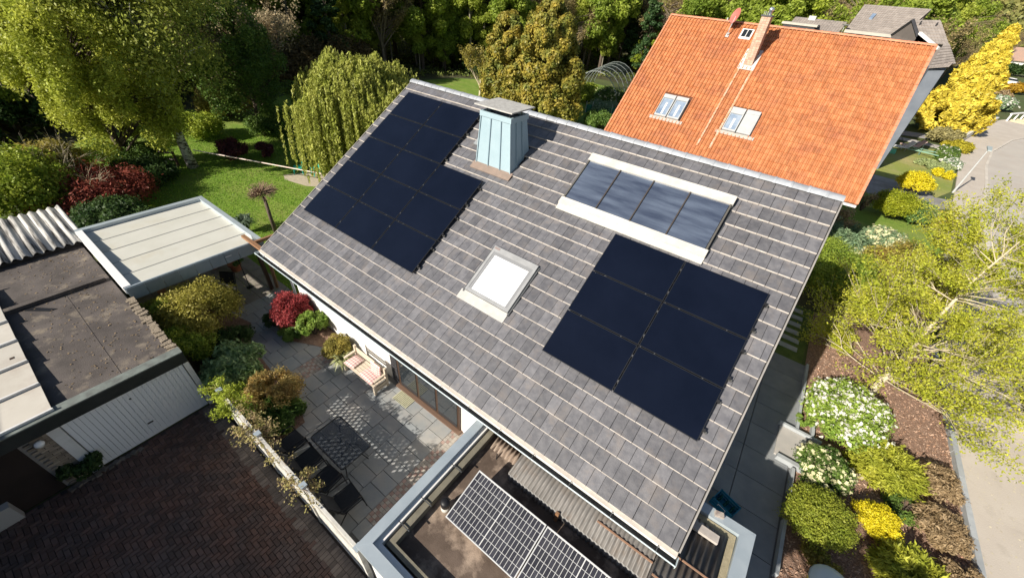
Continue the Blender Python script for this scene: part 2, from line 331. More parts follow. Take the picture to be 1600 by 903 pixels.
for sg in (1,-1):
    q=[(u,sg*y,z) for (u,y,z) in [RP(-.06,s0,-.03),RP(13.93,s0,-.03),RP(13.93,s1_,-.03),RP(-.06,s1_,-.03)]]; b=[(u,sg*y,z) for (u,y,z) in [RP(-.06,s0,-.2),RP(13.93,s0,-.2),RP(13.93,s1_,-.2),RP(-.06,s1_,-.2)]]
    if sg==1: g.hexa([b[3],b[2],b[1],b[0]],[q[3],q[2],q[1],q[0]])
    else: g.hexa(b,q)
roof=g.build('roof',mat('roof_underlay',(.05,.045,.04),rough=.9),house)
TW,TE=.242,.391
def tile_mesh(w):
    h=.004; t=.044; c=.015; L=TE+.03
    g=G(); a,b=.004,w-.004
    # local: y from 0 (front, downslope) to L (upslope), top falls towards the back
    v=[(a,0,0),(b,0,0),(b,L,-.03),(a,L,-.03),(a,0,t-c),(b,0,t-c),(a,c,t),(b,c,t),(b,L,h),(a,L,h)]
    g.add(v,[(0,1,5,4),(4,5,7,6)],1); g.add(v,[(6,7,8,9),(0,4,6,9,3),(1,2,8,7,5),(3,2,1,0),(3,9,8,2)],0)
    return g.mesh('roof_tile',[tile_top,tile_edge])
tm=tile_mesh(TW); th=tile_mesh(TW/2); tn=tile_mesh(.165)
def covered(u,s):   # under collector, windows, chimney
    c=s-.11
    return (8.17<u+.12<12.0 and 1.0<c<2.72) or (7.33<u+.12<8.67 and 4.7<c<6.1) or (4.95<u+.12<6.25 and 1.4<c<2.4)
tiles=[]
for r in range(21):
    sf=8.276-r*TE; top=sf-TE
    off=0 if r%2 else -TW/2; k=0
    u=-.085+off
    while u<13.96-.02:
        uu=u; m=tm
        if u<-.09: uu=-.085; m=th
        elif u+TW>13.97: m=th if 13.97-u<.2 else tm
        sl_=sf-.09; 
        if not covered(uu,sl_): tiles.append((uu,sf,m))
        u+=TW
def under_pv(u,s): 
    return (9.98<u<13.4 and 3.2<s+.05<6.45) or (.35<u<3.75 and .9<s<6.4) or (3.7<u<5.5 and 3.1<s<6.4)
vis=[t for t in tiles if not under_pv(t[0],t[1])]
vis.sort(key=lambda t:(Vector(RP(t[0],t[1]))-CAMLOC).dot(cf)); top300=set(id(t) for t in vis[:300])
rest=G()
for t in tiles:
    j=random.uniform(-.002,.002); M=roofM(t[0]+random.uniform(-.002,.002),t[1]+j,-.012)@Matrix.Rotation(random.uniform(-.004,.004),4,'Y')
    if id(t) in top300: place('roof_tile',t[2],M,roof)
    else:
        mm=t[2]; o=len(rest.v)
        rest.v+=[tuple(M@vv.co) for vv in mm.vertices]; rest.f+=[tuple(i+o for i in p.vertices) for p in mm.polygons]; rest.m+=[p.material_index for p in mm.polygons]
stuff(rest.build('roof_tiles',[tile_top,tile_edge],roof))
# far slope: plain courses
g=G()
for r in range(21):
    a=8.276-r*TE
    for k in range(29):
        u=-.085+k*.484+(.12 if r%2 else 0); u2=min(u+.48,13.96); P=lambda uu,ss,nn:(uu,-RP(uu,ss,nn)[1],RP(uu,ss,nn)[2])
        g.hexa([P(u2,a,-.012),P(u,a,-.012),P(u,a-TE,-.04),P(u2,a-TE,-.04)],[P(u2,a,.03),P(u,a,.03),P(u,a-TE,-.01),P(u2,a-TE,-.01)])
stuff(g.build('back_slope_tiles',tile_top,roof))
# ridge tiles
def ridge_mesh(L,r=.13,name='ridge_tile',m=ridge_m,hump=.012):
    g=G(); n=8; prof=[]
    for sx,rr in ((0,r+hump),(.05,r+hump),(.055,r),(L,r-.004)):
        prof.append([(sx,-math.cos(math.pi*k/n)*rr*1.12,max(0,math.sin(math.pi*k/n))*rr*.72) for k in range(n+1)])
    v=[p for ring in prof for p in ring]; f=[]
    for i in range(3):
        for k in range(n): f.append((i*(n+1)+k,(i+1)*(n+1)+k,(i+1)*(n+1)+k+1,i*(n+1)+k+1))
    g.add(v,f); g.add(prof[0],[tuple(range(n+1))]); g.add(prof[-1],[tuple(range(n,-1,-1))]); return g.mesh(name,m)
rm=ridge_mesh(.362)
for k in range(39):
    u=13.98-(k+1)*.361
    place('ridge_tile',rm,Matrix.Translation((u,0,RZ-.035+random.uniform(-.003,.003)))@Matrix.Rotation(random.uniform(-.01,.01),4,'Z'),roof)
# verge caps
for sx in (-.11,13.965):
    g=G()
    a,b=(sx,sx+.028)
    for sg in (1,-1):
        q=[(u,sg*y,z) for u,y,z in (RP(a,8.25,-.2),RP(b,8.25,-.2),RP(b,.1,-.2),RP(a,.1,-.2))]; t=[(u,sg*y,z) for u,y,z in (RP(a,8.25,.028),RP(b,8.25,.028),RP(b,.1,.028),RP(a,.1,.028))]
        g.hexa(q,t) if sg==1 else g.hexa([q[1],q[0],q[3],q[2]],[t[1],t[0],t[3],t[2]])
    g.build('verge_board',mat('verge_board',(.22,.21,.20),(.30,.28,.26),scale=3,rough=.7),house)
# gutter
g=G(); zc=RP(0,8.276)[2]-.05; yc=-7.16; n=8; R1=.085
for k in range(n):
    t0=math.pi+math.pi*k/n; t1=math.pi+math.pi*(k+1)/n
    g.add([(-.12,yc+R1*math.cos(t0),zc+R1*math.sin(t0)),(14.0,yc+R1*math.cos(t0),zc+R1*math.sin(t0)),(14.0,yc+R1*math.cos(t1),zc+R1*math.sin(t1)),(-.12,yc+R1*math.cos(t1),zc+R1*math.sin(t1))],[(0,1,2,3)],1)
g.tube([(-.12,yc-R1-.004,zc+.004),(14.0,yc-R1-.004,zc+.004)],.014,6,0); 
g.box(14.0,14.012,yc-R1,yc+R1,zc-R1,zc+.012,0); g.box(-.132,-.12,yc-R1,yc+R1,zc-R1,zc+.012,0)
gut=g.build('gutter',[mat('gutter_rim',(.62,.72,.74),rough=.35,metal=.2),mat('gutter_inside',(.055,.06,.065),(.03,.03,.03),scale=3,rough=.7)],house)
bk=G().tube([(0,-.105,.012),(0,-.1,.0),(0,.1,.03)],.008,4).mesh('gutter_bracket',zinc_dark)
for k in range(16): place('gutter_bracket',bk,Matrix.Translation((.3+k*.89,yc,zc)),gut)
g=G(); a=RP(0,8.22,-.01); g.box(-.1,13.97,yc+.055,yc+.09,zc-.16,zc+.03); g.build('fascia_board',white_paint,house)
g=G(); g.hexa([(-.1,yc+.04,zc+.03),(13.97,yc+.04,zc+.03),(13.97,yc+.14,zc+.05),(-.1,yc+.14,zc+.05)],[(-.1,yc+.04,zc+.036),(13.97,yc+.04,zc+.036),(13.97,yc+.14,zc+.056),(-.1,yc+.14,zc+.056)]); g.build('drip_flashing',mat('cream_flashing',(.60,.55,.48),(.5,.45,.4),scale=4,rough=.5),house)
g=G(); g.box(-.08,13.95,-7.08,-6.47,2.52,2.55); g.build('soffit',white_paint,house)
g=G(); g.tube([(.15,yc,zc-.08),(.15,-6.85,2.35),(.15,-6.55,2.2),(.15,-6.55,0)],.045,8); g.build('downpipe',zinc,house,True)
# chimney (clad in pale blue standing seam)
def chim():
    ch=None
    fy,by=-2.05,-1.17
    zf=RZ+fy*SP/CP-.1; zb=RZ+by*SP/CP-.1
    bl,br=4.90,6.24; tl,tr,tz=5.05,6.10,7.36; tfy,tby=-2.03,-1.25
    m=mat('blue_zinc_cladding',(.30,.405,.455),(.34,.445,.495),scale=1.5,rough=.45,spec=.5)
    g=G(); g.add([(bl,fy,zf),(br,fy,zf),(br,by,zb),(bl,by,zb),(tl,tfy,tz),(tr,tfy,tz),(tr,tby,tz),(tl,tby,tz)],[(4,5,6,7),(0,1,5,4),(1,2,6,5),(2,3,7,6),(3,0,4,7)])
    ch=g.build('chimney',m,house)
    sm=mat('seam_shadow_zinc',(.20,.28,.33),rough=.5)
    for f in (.0,.355,.70,1.0):   # standing seams, front
        g=G(); a=bl+(br-bl)*f; b=tl+(tr-tl)*f; g.hexa([(a-.012,fy-.03,zf),(a+.012,fy-.03,zf),(a+.012,fy,zf),(a-.012,fy,zf)],[(b-.012,tfy-.03,tz),(b+.012,tfy-.03,tz),(b+.012,tfy,tz),(b-.012,tfy,tz)]); g.build('standing_seam',sm if f not in (0.,1.) else m,ch)
    for X0,X1,sgn in ((br,tr,1),(bl,tl,-1)):
        for f in (.33,.66):
            g=G(); y0=fy+(by-fy)*f; y1=tfy+(tby-tfy)*f; z0=zf+(zb-zf)*f
            p=[(X0,y0-.01,z0),(X0+sgn*.03,y0-.01,z0),(X0+sgn*.03,y0+.01,z0),(X0,y0+.01,z0)]; q=[(X1,y1-.01,tz),(X1+sgn*.03,y1-.01,tz),(X1+sgn*.03,y1+.01,tz),(X1,y1+.01,tz)]
            if sgn<0: p=[p[1],p[0],p[3],p[2]]; q=[q[1],q[0],q[3],q[2]]
            g.hexa(p,q); g.build('standing_seam',m,ch)
    g=G(); w=.035
    for a,b,c,d in ((tl-w,tr+w,tfy-w,tfy+.02),(tl-w,tr+w,tby-.02,tby+w),(tl-w,tl+.02,tfy+.02,tby-.02),(tr-.02,tr+w,tfy+.02,tby-.02)): g.box(a,b,c,d,tz-.04,tz+.1)
    g.build('top_collar',m,ch)
    g=G(); g.box(tl+.02,tr-.02,tfy+.02,tby-.02,tz+.005,tz+.03); g.build('flue_top',black,ch)
    g=G()
    for X in (tl+.12,tr-.12):
        for Y in (tfy+.1,tby-.1): g.tube([(X,Y,tz),(X,Y,tz+.26)],.012,5)
    g.build('cover_strut',zinc_dark,ch)
    g=G(); g.hexa([(tl-.14,tfy-.16,tz+.25),(tr+.14,tfy-.16,tz+.25),(tr+.14,tby+.16,tz+.25),(tl-.14,tby+.16,tz+.25)],[(tl-.14,tfy-.16,tz+.285),(tr+.14,tfy-.16,tz+.285),(tr+.14,tby+.16,tz+.285),(tl-.14,tby+.16,tz+.285)])
    g.build('cover_slab',mat('weathered_cover_slab',(.50,.49,.46),(.36,.35,.33),scale=9,rough=.9,bump=.004),ch)
    g=G(); M=lambda u,s,n:RP(u,s,n)
    g.hexa([M(4.82,2.62,.02),M(6.32,2.62,.02),M(6.32,2.36,.02),M(4.82,2.36,.02)],[M(4.82,2.62,.05),M(6.32,2.62,.05),M(6.32,2.36,.06),M(4.82,2.36,.06)])
    g.build('lead_apron',mat('brown_apron',(.27,.20,.16),(.22,.17,.14),scale=6,rough=.6),ch)
chim()
# roof window with blown white blind
def rect(g,u0,u1,s0,s1,n0,n1,mi=0): g.hexa([RP(u0,s1,n0),RP(u1,s1,n0),RP(u1,s0,n0),RP(u0,s0,n0)],[RP(u0,s1,n1),RP(u1,s1,n1),RP(u1,s0,n1),RP(u0,s0,n1)],mi)
g=G(); U0,U1,S0,S1=7.30,8.70,4.62,6.10
rect(g,U0,U1,S0,S0+.16,.0,.10); rect(g,U0,U0+.07,S0+.16,S1-.04,0,.09); rect(g,U1-.07,U1,S0+.16,S1-.04,0,.09); rect(g,U0+.07,U1-.07,S1-.13,S1-.04,0,.085)
rw=g.build('roof_window',mat('window_frame_grey',(.27,.275,.28),(.33,.335,.34),scale=4,rough=.4),house)
g=G(); rect(g,U0+.06,U1-.06,S0+.16,S0+.25,.03,.085); rect(g,U0+.07,U0+.15,S0+.25,S1-.13,.03,.08); rect(g,U1-.15,U1-.07,S0+.25,S1-.13,.03,.08); g.build('sash',mat('sash_grey',(.22,.225,.235),rough=.5),rw)
g=G(); rect(g,U0+.15,U1-.15,S0+.25,S1-.13,.03,.07); g.build('pane',mat('white_blind_glass',(.92,.93,.93),rough=.12,coat=.6,spec=.9),rw)
g=G(); rect(g,U0-.1,U1+.02,S1-.03,S1+.24,.02,.045); g.build('apron',mat('grey_apron',(.42,.41,.39),(.50,.49,.46),scale=5,rough=.6),rw)
for a_ in (U0-.05,U1+.002): g=G(); rect(g,a_,a_+.05,S0+.02,S1+.02,.0,.05); g.build('side_flashing',zinc_dark,rw)
g=G(); rect(g,U0+.03,U0+.2,S0+.03,S0+.09,.101,.105); g.build('type_plate',mat('dull_plate',(.25,.20,.19),rough=.6),rw)
# patio door and wall details
g=G(); g.box(5.72,8.3,-6.50,-6.452,.03,2.12); pdr=g.build('patio_door',darkwood,house)
for a,b in ((5.82,6.55),(6.65,7.35),(7.45,8.2)):
    g=G(); g.box(a,b,-6.515,-6.502,.16,2.02); g.build('pane',glass_dark,pdr)
g=G(); g.box(5.65,8.36,-6.62,-6.452,0.03,.075); g.build('sill',mat('brown_sill',(.16,.10,.07),rough=.6),house)
g=G()
for k in range(14): g.box(5.40,5.68,-6.50,-6.452,.1+k*.15,.1+k*.15+.13)
g.build('shutter',mat('dark_shutter',(.035,.035,.04),rough=.6),house)
g=G(); g.tube([(-1.72,-6.45,0.0),(-.55,-6.75,2.5)],.065,4); tag(g.build('timber_post',wood_br),'slanting brown timber post at the left end of the gutter','post')
g=G(); g.box(-1.95,-.2,-6.9,-6.78,2.42,2.52); g.box(-1.3,-1.2,-6.77,-5.4,2.42,2.52); tag(g.build('timber_beam',wood_br),'dark timber beam in the gap between the canopy and the grey roof','beam')
# ---------------------------------------------------------------- solar collector (glass) on the roof
col=thing('solar_collector','long four-pane glazed collector with cream metal flashing near the ridge','collector',RP(10.1,2.8))
U0,U1,S0,S1=8.17,12.0,.93,2.72
g=G(); rect(g,U0-.02,U1+.02,S0-.02,S0+.24,.02,.16); g.build('top_flashing',alu,col)
g=G(); rect(g,U0-.05,U1+.03,S1-.2,S1,.02,.13); rect(g,U0-.05,U1+.03,S1+.002,S1+.16,.03,.06); g.build('bottom_flashing',alu,col)
for a in (U0,U1-.04): g=G(); rect(g,a,a+.04,S0+.24,S1-.2,.0,.15); g.build('side_frame',mat('dark_rubber_frame',(.10,.095,.085),rough=.5),col)
cg=mat('collector_glass',(.04,.052,.085),(.10,.125,.175),scale=1.3,rough=.12,spec=.8,stretch=(.5,3.5,3.5),coat=.3)
w4=(U1-U0-.08)/4
for k in range(4):
    g=G(); rect(g,U0+.04+k*w4+.014,U0+.04+(k+1)*w4-.014,S0+.24,S1-.2,.02,.12); g.build('pane',cg,col)
for k in range(1,4):
    g=G(); c=U0+.04+k*w4; rect(g,c-.014,c+.014,S0+.25,S1-.19,.02,.155); g.build('glazing_bar',mat('brown_bar',(.09,.075,.065),rough=.4,metal=.3),col)
for a_ in (U0-.055,U1+.003): g=G(); rect(g,a_,a_+.05,S0,S1-.1,.0,.03); g.build('side_flashing',zinc_dark,col)
# ---------------------------------------------------------------- solar panels on the roof
PWD,PHT=1.7686,1.154
def pv_proto():
    W,H=PWD-.025,PHT-.022; t=.035
    f=G(); 
    for a,b,c,d in ((0,W,0,.012),(0,W,H-.012,H),(0,.012,.012,H-.012),(W-.012,W,.012,H-.012)): f.box(a,b,c,d,0,t)
    gl=G(); gl.box(.0125,W-.0125,.0125,H-.0125,.004,t-.002)
    return f.mesh('panel_frame',pvframe), gl.mesh('panel_glass',pvglass), G().box(-.011,.011,-.022,.022,-.012,.006).mesh('clamp',mat('clamp_alu',(.12,.12,.12),rough=.4,metal=.5))
pf,pgl,pcl=pv_proto(); endclamp=G().box(.0,.05,-.03,.03,-.09,.01).mesh('end_clamp',black)
def pv(u,s,label,group,right=False,left=False):
    M=roofM(u,s+PHT-.022,.095)
    t=bpy.data.objects.new('solar_module',None); COL.objects.link(t); t.empty_display_size=.2; t.matrix_basis=M; tag(t,label,'solar panel',group)
    for nme,me in (('panel_frame',pf),('panel_glass',pgl)): o=bpy.data.objects.new(nme,me); COL.objects.link(o); o.parent=t
    for yy in (.25,.88):
        o=bpy.data.objects.new('clamp',endclamp if right else pcl); COL.objects.link(o); o.parent=t; o.location=(PWD-.025 if right else PWD-.0125,yy,.03)
    for xx in (.35,1.35):
        o=bpy.data.objects.new('hook',pcl); COL.objects.link(o); o.parent=t; o.location=(xx,-.011,.027)
RN=['top','middle','bottom']
for i in range(2):
    for j in range(3):
        pv(9.9621+i*PWD,2.9882+j*PHT,f"black solar panel, {RN[j]} row, {'left' if i==0 else 'right'} column, array below the glass collector",'solar panels of the six-panel array',right=i==1)
RW=['top row','second row from the top','third row from the top','fourth row from the top','bottom row']
for j in range(5):
    for i in range(2 if j<2 else 3):
        side=['left','right'][i] if j<2 else ['left','middle','right'][i]
        pv(.3618+i*PWD,.6679+j*PHT,f"black solar panel, {side} one, {RW[j]}, array left of the chimney",'solar panels of the thirteen-panel array',right=(j<2 and i==1) or i==2)
def rails(name,label,u0,u1,ss,loc):
    t=thing(name,label,'mounting rails',loc)
    for s in ss:
        g=G(); rect(g,u0,u1,s-.02,s+.02,.03,.09); g.build('rail',railm,t)
rails('panel_rails','aluminium mounting rails under the six-panel array',9.93,13.56,[2.9882+j*PHT+d for j in range(3) for d in (.25,.9)],RP(11,5))
rails('panel_rails','aluminium mounting rails under the large array left of the chimney',.34,3.98,[.6679+j*PHT+d for j in range(2) for d in (.25,.9)],RP(2,3))
rails('panel_rails','longer aluminium mounting rails under the three lower rows left of the chimney',.34,5.73,[.6679+j*PHT+d for j in range(2,5) for d in (.25,.9)],RP(3,5))
g=G(); rect(g,4.42,4.95,1.55,1.85,.08,.12); rect(g,4.5,4.56,1.5,1.6,.0,.08); rect(g,4.8,4.86,1.5,1.6,.0,.08); tag(g.build('roof_step',mat('grey_step',(.35,.37,.38),rough=.5,metal=.3)),'small grey metal roof step left of the chimney','roof step')
# ---------------------------------------------------------------- flat-roofed extension in front
felt=mat('gravelled_felt',(.085,.06,.045),(.15,.11,.085),scale=2.2,rough=1,bump=.006,bscale=60,c3=(.38,.29,.22),s3=1.3,lo3=.49,hi3=.62,detail=9)
tan=mat('tan_felt',(.22,.20,.15),(.16,.145,.11),scale=4,rough=.95,bump=.004)
ext=thing('flat_roof_extension','low extension with gravelly brown flat roof and blue-grey metal coping in front of the house','extension',(12,-8.4,0))
DZ=2.17; CZ=2.5
g=G(); g.box(9.5,9.72,-10.25,-6.46,0,2.4); g.box(9.72,14.9,-10.25,-10.03,0,2.4); g.box(14.78,14.98,-10.03,-5.8,0,2.3); g.build('wall',white_wall,ext)
g=G(); g.box(9.72,14.78,-10.03,-6.46,1.9,DZ); g.build('flat_roof',felt,ext)
g=G(); g.prism([(9.43,-10.34),(9.63,-10.14),(9.63,-6.75),(9.43,-6.75)],CZ-.14,CZ); g.build('coping',zinc,ext)
g=G(); g.prism([(9.43,-10.34),(15.0,-10.34),(14.8,-10.14),(9.63,-10.14)],CZ-.14,CZ-.003); g.build('coping',zinc,ext)
g=G(); g.prism([(15.0,-10.34),(15.12,-5.62),(14.86,-5.83),(14.76,-10.1)],CZ-.1,CZ+.02); g.build('coping',zinc,ext)
g=G(); g.prism([(15.12,-5.62),(13.95,-5.64),(13.95,-5.85),(14.86,-5.83)],CZ-.1,CZ+.017); g.build('coping',zinc,ext)
g=G(); g.box(9.77,9.89,-9.98,-6.7,DZ,CZ-.14); g.box(9.89,14.7,-9.98,-9.87,DZ,CZ-.14); g.build('felt_upstand',tan,ext)
g=G(); g.box(9.665,9.77,-10.1,-6.7,CZ-.3,CZ-.25); g.build('gutter_slot',zinc_dark,ext)
for y in (-9.6,-9.05,-8.2): g=G(); g.box(9.66,9.95,y-.008,y+.008,CZ-.115,CZ-.10); g.build('strap',zinc_dark,ext)
g=G(); g.box(14.72,14.84,-9.9,-5.86,DZ,CZ-.06); g.box(13.97,14.72,-6.0,-5.86,DZ,CZ-.06); g.build('gravel_edge',mat('gravel_edge',(.30,.26,.17),(.38,.33,.22),scale=14,rough=1,bump=.01,bscale=60),ext)
# corrugated sheets
corr=mat('weathered_corrugated_plastic',(.16,.15,.14),(.23,.215,.20),scale=3,rough=.45,trans=.25,c3=(.17,.13,.10),s3=2.5,lo3=.5,hi3=.75)
def corrug(x0,x1,pts,amp,pitch,m,name,parent,seg=6,along='x',close=0,thick=.004):
    """wavy sheet: waves across x, following the (y,z) polyline pts"""
    g=G(); n=int((x1-x0)/pitch*seg); ring=[]
    for i in range(n+1):
        x=x0+(x1-x0)*i/n; a=amp*math.sin(2*math.pi*i/seg); ring.append((x,a))
    for (y,z,ny,nz) in pts:
        g.v+= [(x,y+a*ny,z+a*nz) for x,a in ring]
    for k in range(len(pts)-1):
        for i in range(n): o=k*(n+1)+i; g.f.append((o,o+1,o+n+2,o+n+1)); g.m.append(0)
    o=g.build(name,m,parent,True); sm=o.modifiers.new('thickness','SOLIDIFY'); sm.thickness=thick; return o
corrug(10.72,13.70,[(-7.64,2.47,0,1),(-6.5,2.60,0,1)],.014,.09,corr,'corrugated_sheet',ext)
corrug(13.71,14.7,[(-9.6,2.44,0,1),(-6.02,2.50,0,1)],.018,.11,corr,'corrugated_sheet',ext)
corrug(10.72,13.70,[(-7.62,2.10,1,0),(-7.62,2.44,1,0)],.014,.09,mat('grey_corrugated_skirt',(.20,.20,.20),(.27,.26,.25),scale=3,rough=.7),'corrugated_skirt',ext)
corrug(9.98,10.70,[(-7.32,2.16,0,1),(-6.98,2.24,0,1)],.03,.10,mat('brown_corrugated_edge',(.34,.27,.21),(.24,.18,.14),scale=6,rough=.8),'corrugated_edge',ext,thick=.01)
g=G(); g.box(11.9,11.97,-7.69,-7.645,2.1,2.5); g.build('timber_strut',wood_br,ext)
rust=mat('rusty_lath',(.36,.20,.12),(.30,.18,.12),scale=5,rough=.8)
for a in ((12.6,13.7,-7.34,-7.31,2.52,2.536),(13.75,14.68,-6.96,-6.93,2.512,2.53),(13.75,14.68,-7.5,-7.47,2.505,2.522)): G().box(*a).build('lath',rust,ext)
g=G(); g.box(14.02,14.55,-6.30,-6.14,2.51,2.58); g.build('ridge_cap',mat('grey_block',(.52,.47,.42),(.4,.36,.33),scale=8,rough=.9),ext)
for k in range(5): G().rbox((14.15+k*.09,-6.08,2.5),.07,.06,.06,.2,z0=2.44).build('loose_tile',mat('grey_block',(1,1,1)),ext)
g=G(); g.lathe([(0,.0),(.09,.0),(.09,.10),(.07,.11),(.07,.18)],(10.12,-8.85,DZ),14); 
vp=g.build('vent_pipe',mat('pale_collar',(.55,.53,.48),rough=.7),ext,True)
g=G(); g.lathe([(.0,.32),(.07,.32),(.09,.28),(.09,.16),(.06,.15)][::-1],(10.12,-8.85,DZ),14); g.build('vent_cap',black,vp,True)
g=G(); g.tube([(10.22,-7.35,2.25),(10.3,-7.5,2.09),(10.34,-7.7,2.075),(10.28,-7.95,2.1)],.012,5); g.build('cable',black,ext)
# framed modules with white grid on the flat roof
cellm=mat('solar_cell',(.035,.035,.045),(.05,.05,.06),scale=3,rough=.25,isl=.2,spec=.6)
backs=mat('white_backsheet',(.62,.62,.61),rough=.4)
tilt=math.radians(15)
W,H=1.62,1.02; cwid=(W/2-.022)/10; chei=(H-.05)/6
cellmesh=G().box(.005,cwid-.004,.005,chei-.004,0,.003).mesh('solar_cell',cellm)
for i,(X,lb) in enumerate(((10.27,'dark solar panel with white grid, the left one on the brown flat roof'),(11.915,'dark solar panel with white grid, the right one on the brown flat roof'))):
    M=Matrix.Translation((X,-9.0,2.33))@Matrix.Rotation(tilt,4,'X')
    t=bpy.data.objects.new('flat_roof_solar_module',None); COL.objects.link(t); t.matrix_basis=M; tag(t,lb,'solar panel','solar panels on the flat roof')
    f=G()
    for a,b,c,d in ((0,W,0,.02),(0,W,H-.02,H),(0,.02,.02,H-.02),(W-.02,W,.02,H-.02)): f.box(a,b,c,d,-.03,.012)
    def ch(nm,me,loc=(0,0,0)): o=bpy.data.objects.new(nm,me); COL.objects.link(o); o.parent=t; o.location=loc; return o
    ch('frame',f.mesh('frame',mat('silver_frame',(.70,.70,.69),rough=.4,metal=.3)))
    ch('backsheet',G().box(.02,W-.02,.02,H-.02,-.005,.002).mesh('backsheet',backs))
    for a in range(20):
        for b in range(6): ch('solar_cell',cellmesh,(.022+a*cwid+(.006 if a>9 else -.004),.025+b*chei,.002))
    l=G()
    for a in (.25,1.35): l.box(a,a+.04,.05,.09,-.14,-.03); l.box(a,a+.04,H-.1,H-.06,-.38,-.03)
    ch('mount',l.mesh('mount',zinc_dark))
    ch('ballast',G().box(.2,.5,.1,.9,-.16,-.12).mesh('ballast',concrete))
g=G(); g.rbox((14.45,-5.72,CZ),.16,.1,.06,.3,z0=CZ+.02); tag(g.build('small_box',mat('beige_box',(.50,.44,.38),(.25,.2,.18),scale=12,rough=.7)),'small beige box lying on the blue-grey coping by the teal crate','box')
g=G()
for a,b,c,d in ((-.28,.28,-.2,-.18),(-.28,.28,.18,.2),(-.28,-.26,-.18,.18),(.26,.28,-.18,.18)):
    for z in (0.03,.13,.23): g.box(a,b,c,d,z,z+.07)
for a,b in ((-.27,-.19),(.27,-.19),(-.27,.19),(.27,.19)): g.box(a-.015,a+.015,b-.015,b+.015,0,.3)
g.box(-.26,.26,-.18,.18,.02,.04)
teal=mat('teal_plastic',(.01,.16,.26),(.015,.19,.30),scale=4,rough=.45)
cr_=thing('teal_crate','teal plastic crate standing on the shaded path behind the blue-grey coping','crate',(0,0,0))
g.build('crate_body',teal,cr_); G().tube([(-.1,-.21,.2),(-.1,-.22,.27),(.1,-.22,.27),(.1,-.21,.2)],.012,5).build('handle',white_paint,cr_)
for k in range(6): G().tube([(-.17+.17*(k%3),-.08+.16*(k//3),.05),(-.17+.17*(k%3),-.08+.16*(k//3),.22),(-.17+.17*(k%3),-.08+.16*(k//3),.30)],[.035,.035,.013],7).build('bottle',mat('green_bottle',(.02,.10,.09),rough=.2),cr_)
cr_.location=(15.05,-3.75,.03); cr_.rotation_euler=(0,0,-.35)
# ---------------------------------------------------------------- garages on the left
gar=thing('garage','flat-roofed garage with white ribbed up-and-over door and dark fascia','garage',(0,-12,0))
roofdk=mat('dark_roofing_felt',(.08,.068,.062),(.135,.115,.105),scale=1.6,rough=.9,bump=.006,bscale=40,c3=(.24,.20,.155),s3=2.2,lo3=.55,hi3=.68,detail=12,isl=.1)
g=G(); g.box(-5.6,2.0,-16.6,-10.45,0,1.86); 
w_=g.build('wall',mat('rough_render',(.30,.28,.25),(.24,.22,.20),scale=4,rough=.95),gar)
g=G(); g.prism([(-5.65,-18),(2.05,-18),(2.05,-10.5),(-5.65,-10.5)],1.88,2.12); g.build('flat_roof',roofdk,gar)
g=G(); g.box(2.055,2.16,-18,-10.36,1.86,2.2); g.build('fascia',mat('dark_green_fascia',(.018,.022,.020),(.028,.032,.03),scale=3,rough=.6),gar)
g=G(); g.box(1.90,2.165,-18,-10.36,2.203,2.235); g.build('roof_edge_trim',mat('weathered_edge',(.20,.23,.21),(.13,.14,.13),scale=5,rough=.7),gar)
n=420; X=-5.4+7.3*RNG.random(n); Y=-12.7+2.1*RNG.random(n)**.6; o=quads('roof_litter',np.stack([X,Y,2.126+.01*RNG.random(n)],1),RNG.normal(size=(n,3))*.25+np.array([0,0,1.]),.035,mat('dead_leaf',(.30,.22,.13),(.14,.10,.06),scale=9,rough=1),gar,aspect=1.5); stuff(o)
for y in (-11.55,): G().box(-2.7,1.88,y-.012,y+.012,2.121,2.127).build('felt_lap',roofdk,gar)
g=G(); g.box(-2.95,-2.78,-18,-10.6,2.12,2.24); g.build('roof_step',roofdk,gar)
g=G(); g.hexa([(-2.9,-12.6,2.12),(-2.2,-12.0,2.12),(-2.2,-11.85,2.12),(-2.78,-12.3,2.12)],[(-2.9,-12.6,2.135),(-2.2,-12.0,2.135),(-2.2,-11.85,2.135),(-2.78,-12.3,2.135)]); g.build('felt_patch',black,gar)
rub=mat('mossy_mortar',(.34,.28,.21),(.22,.18,.13),scale=8,rough=1,bump=.02,bscale=30)
for k in range(34):
    x=-1.3+k*.095; g=G(); g.rbox((x,-10.47+random.uniform(-.03,.03),0),.1,random.uniform(.13,.25),random.uniform(.03,.07),random.uniform(-.2,.2),z0=2.1); g.build('edge_stone',rub,gar)
g=G(); g.box(2.0,2.035,-12.87,-10.50,.04,1.86); dr=g.build('garage_door',mat('garage_door_white',(.80,.82,.84),rough=.5),gar)
gw=mat('garage_door_white',(1,1,1))
for k in range(24): G().box(2.036,2.058,-12.86+k*.0985,-12.86+k*.0985+.086,.06,1.84).build('door_rib',gw,dr)
G().box(2.06,2.08,-11.76,-11.64,.53,.56).build('handle',black,dr); G().lathe([(0,0),(.02,0),(.02,.02),(0,.02)],(2.07,-11.7,1.55),8).build('lock',zinc_dark,dr)
g=G(); g.box(2.0,2.07,-13.10,-12.89,0,1.86); g.build('door_post',white_paint,gar); g=G(); g.box(2.0,2.07,-10.48,-10.36,0,1.86); g.build('door_post',white_paint,gar)
pier=mat('pale_clinker_brick',(.30,.25,.19),(.22,.18,.14),scale=7,rough=.9,isl=.3)
bmesh_=G().box(0,.05,.004,.206,.003,.062).mesh('brick',pier)
for r in range(27):
    for c in range(3):
        y=-13.5+c*.21-(.1 if r%2 else 0)
        if y<-13.55 or y+.2>-12.9: continue
        place('brick',bmesh_,Matrix.Translation((2.001,y,.03+r*.067)),gar)
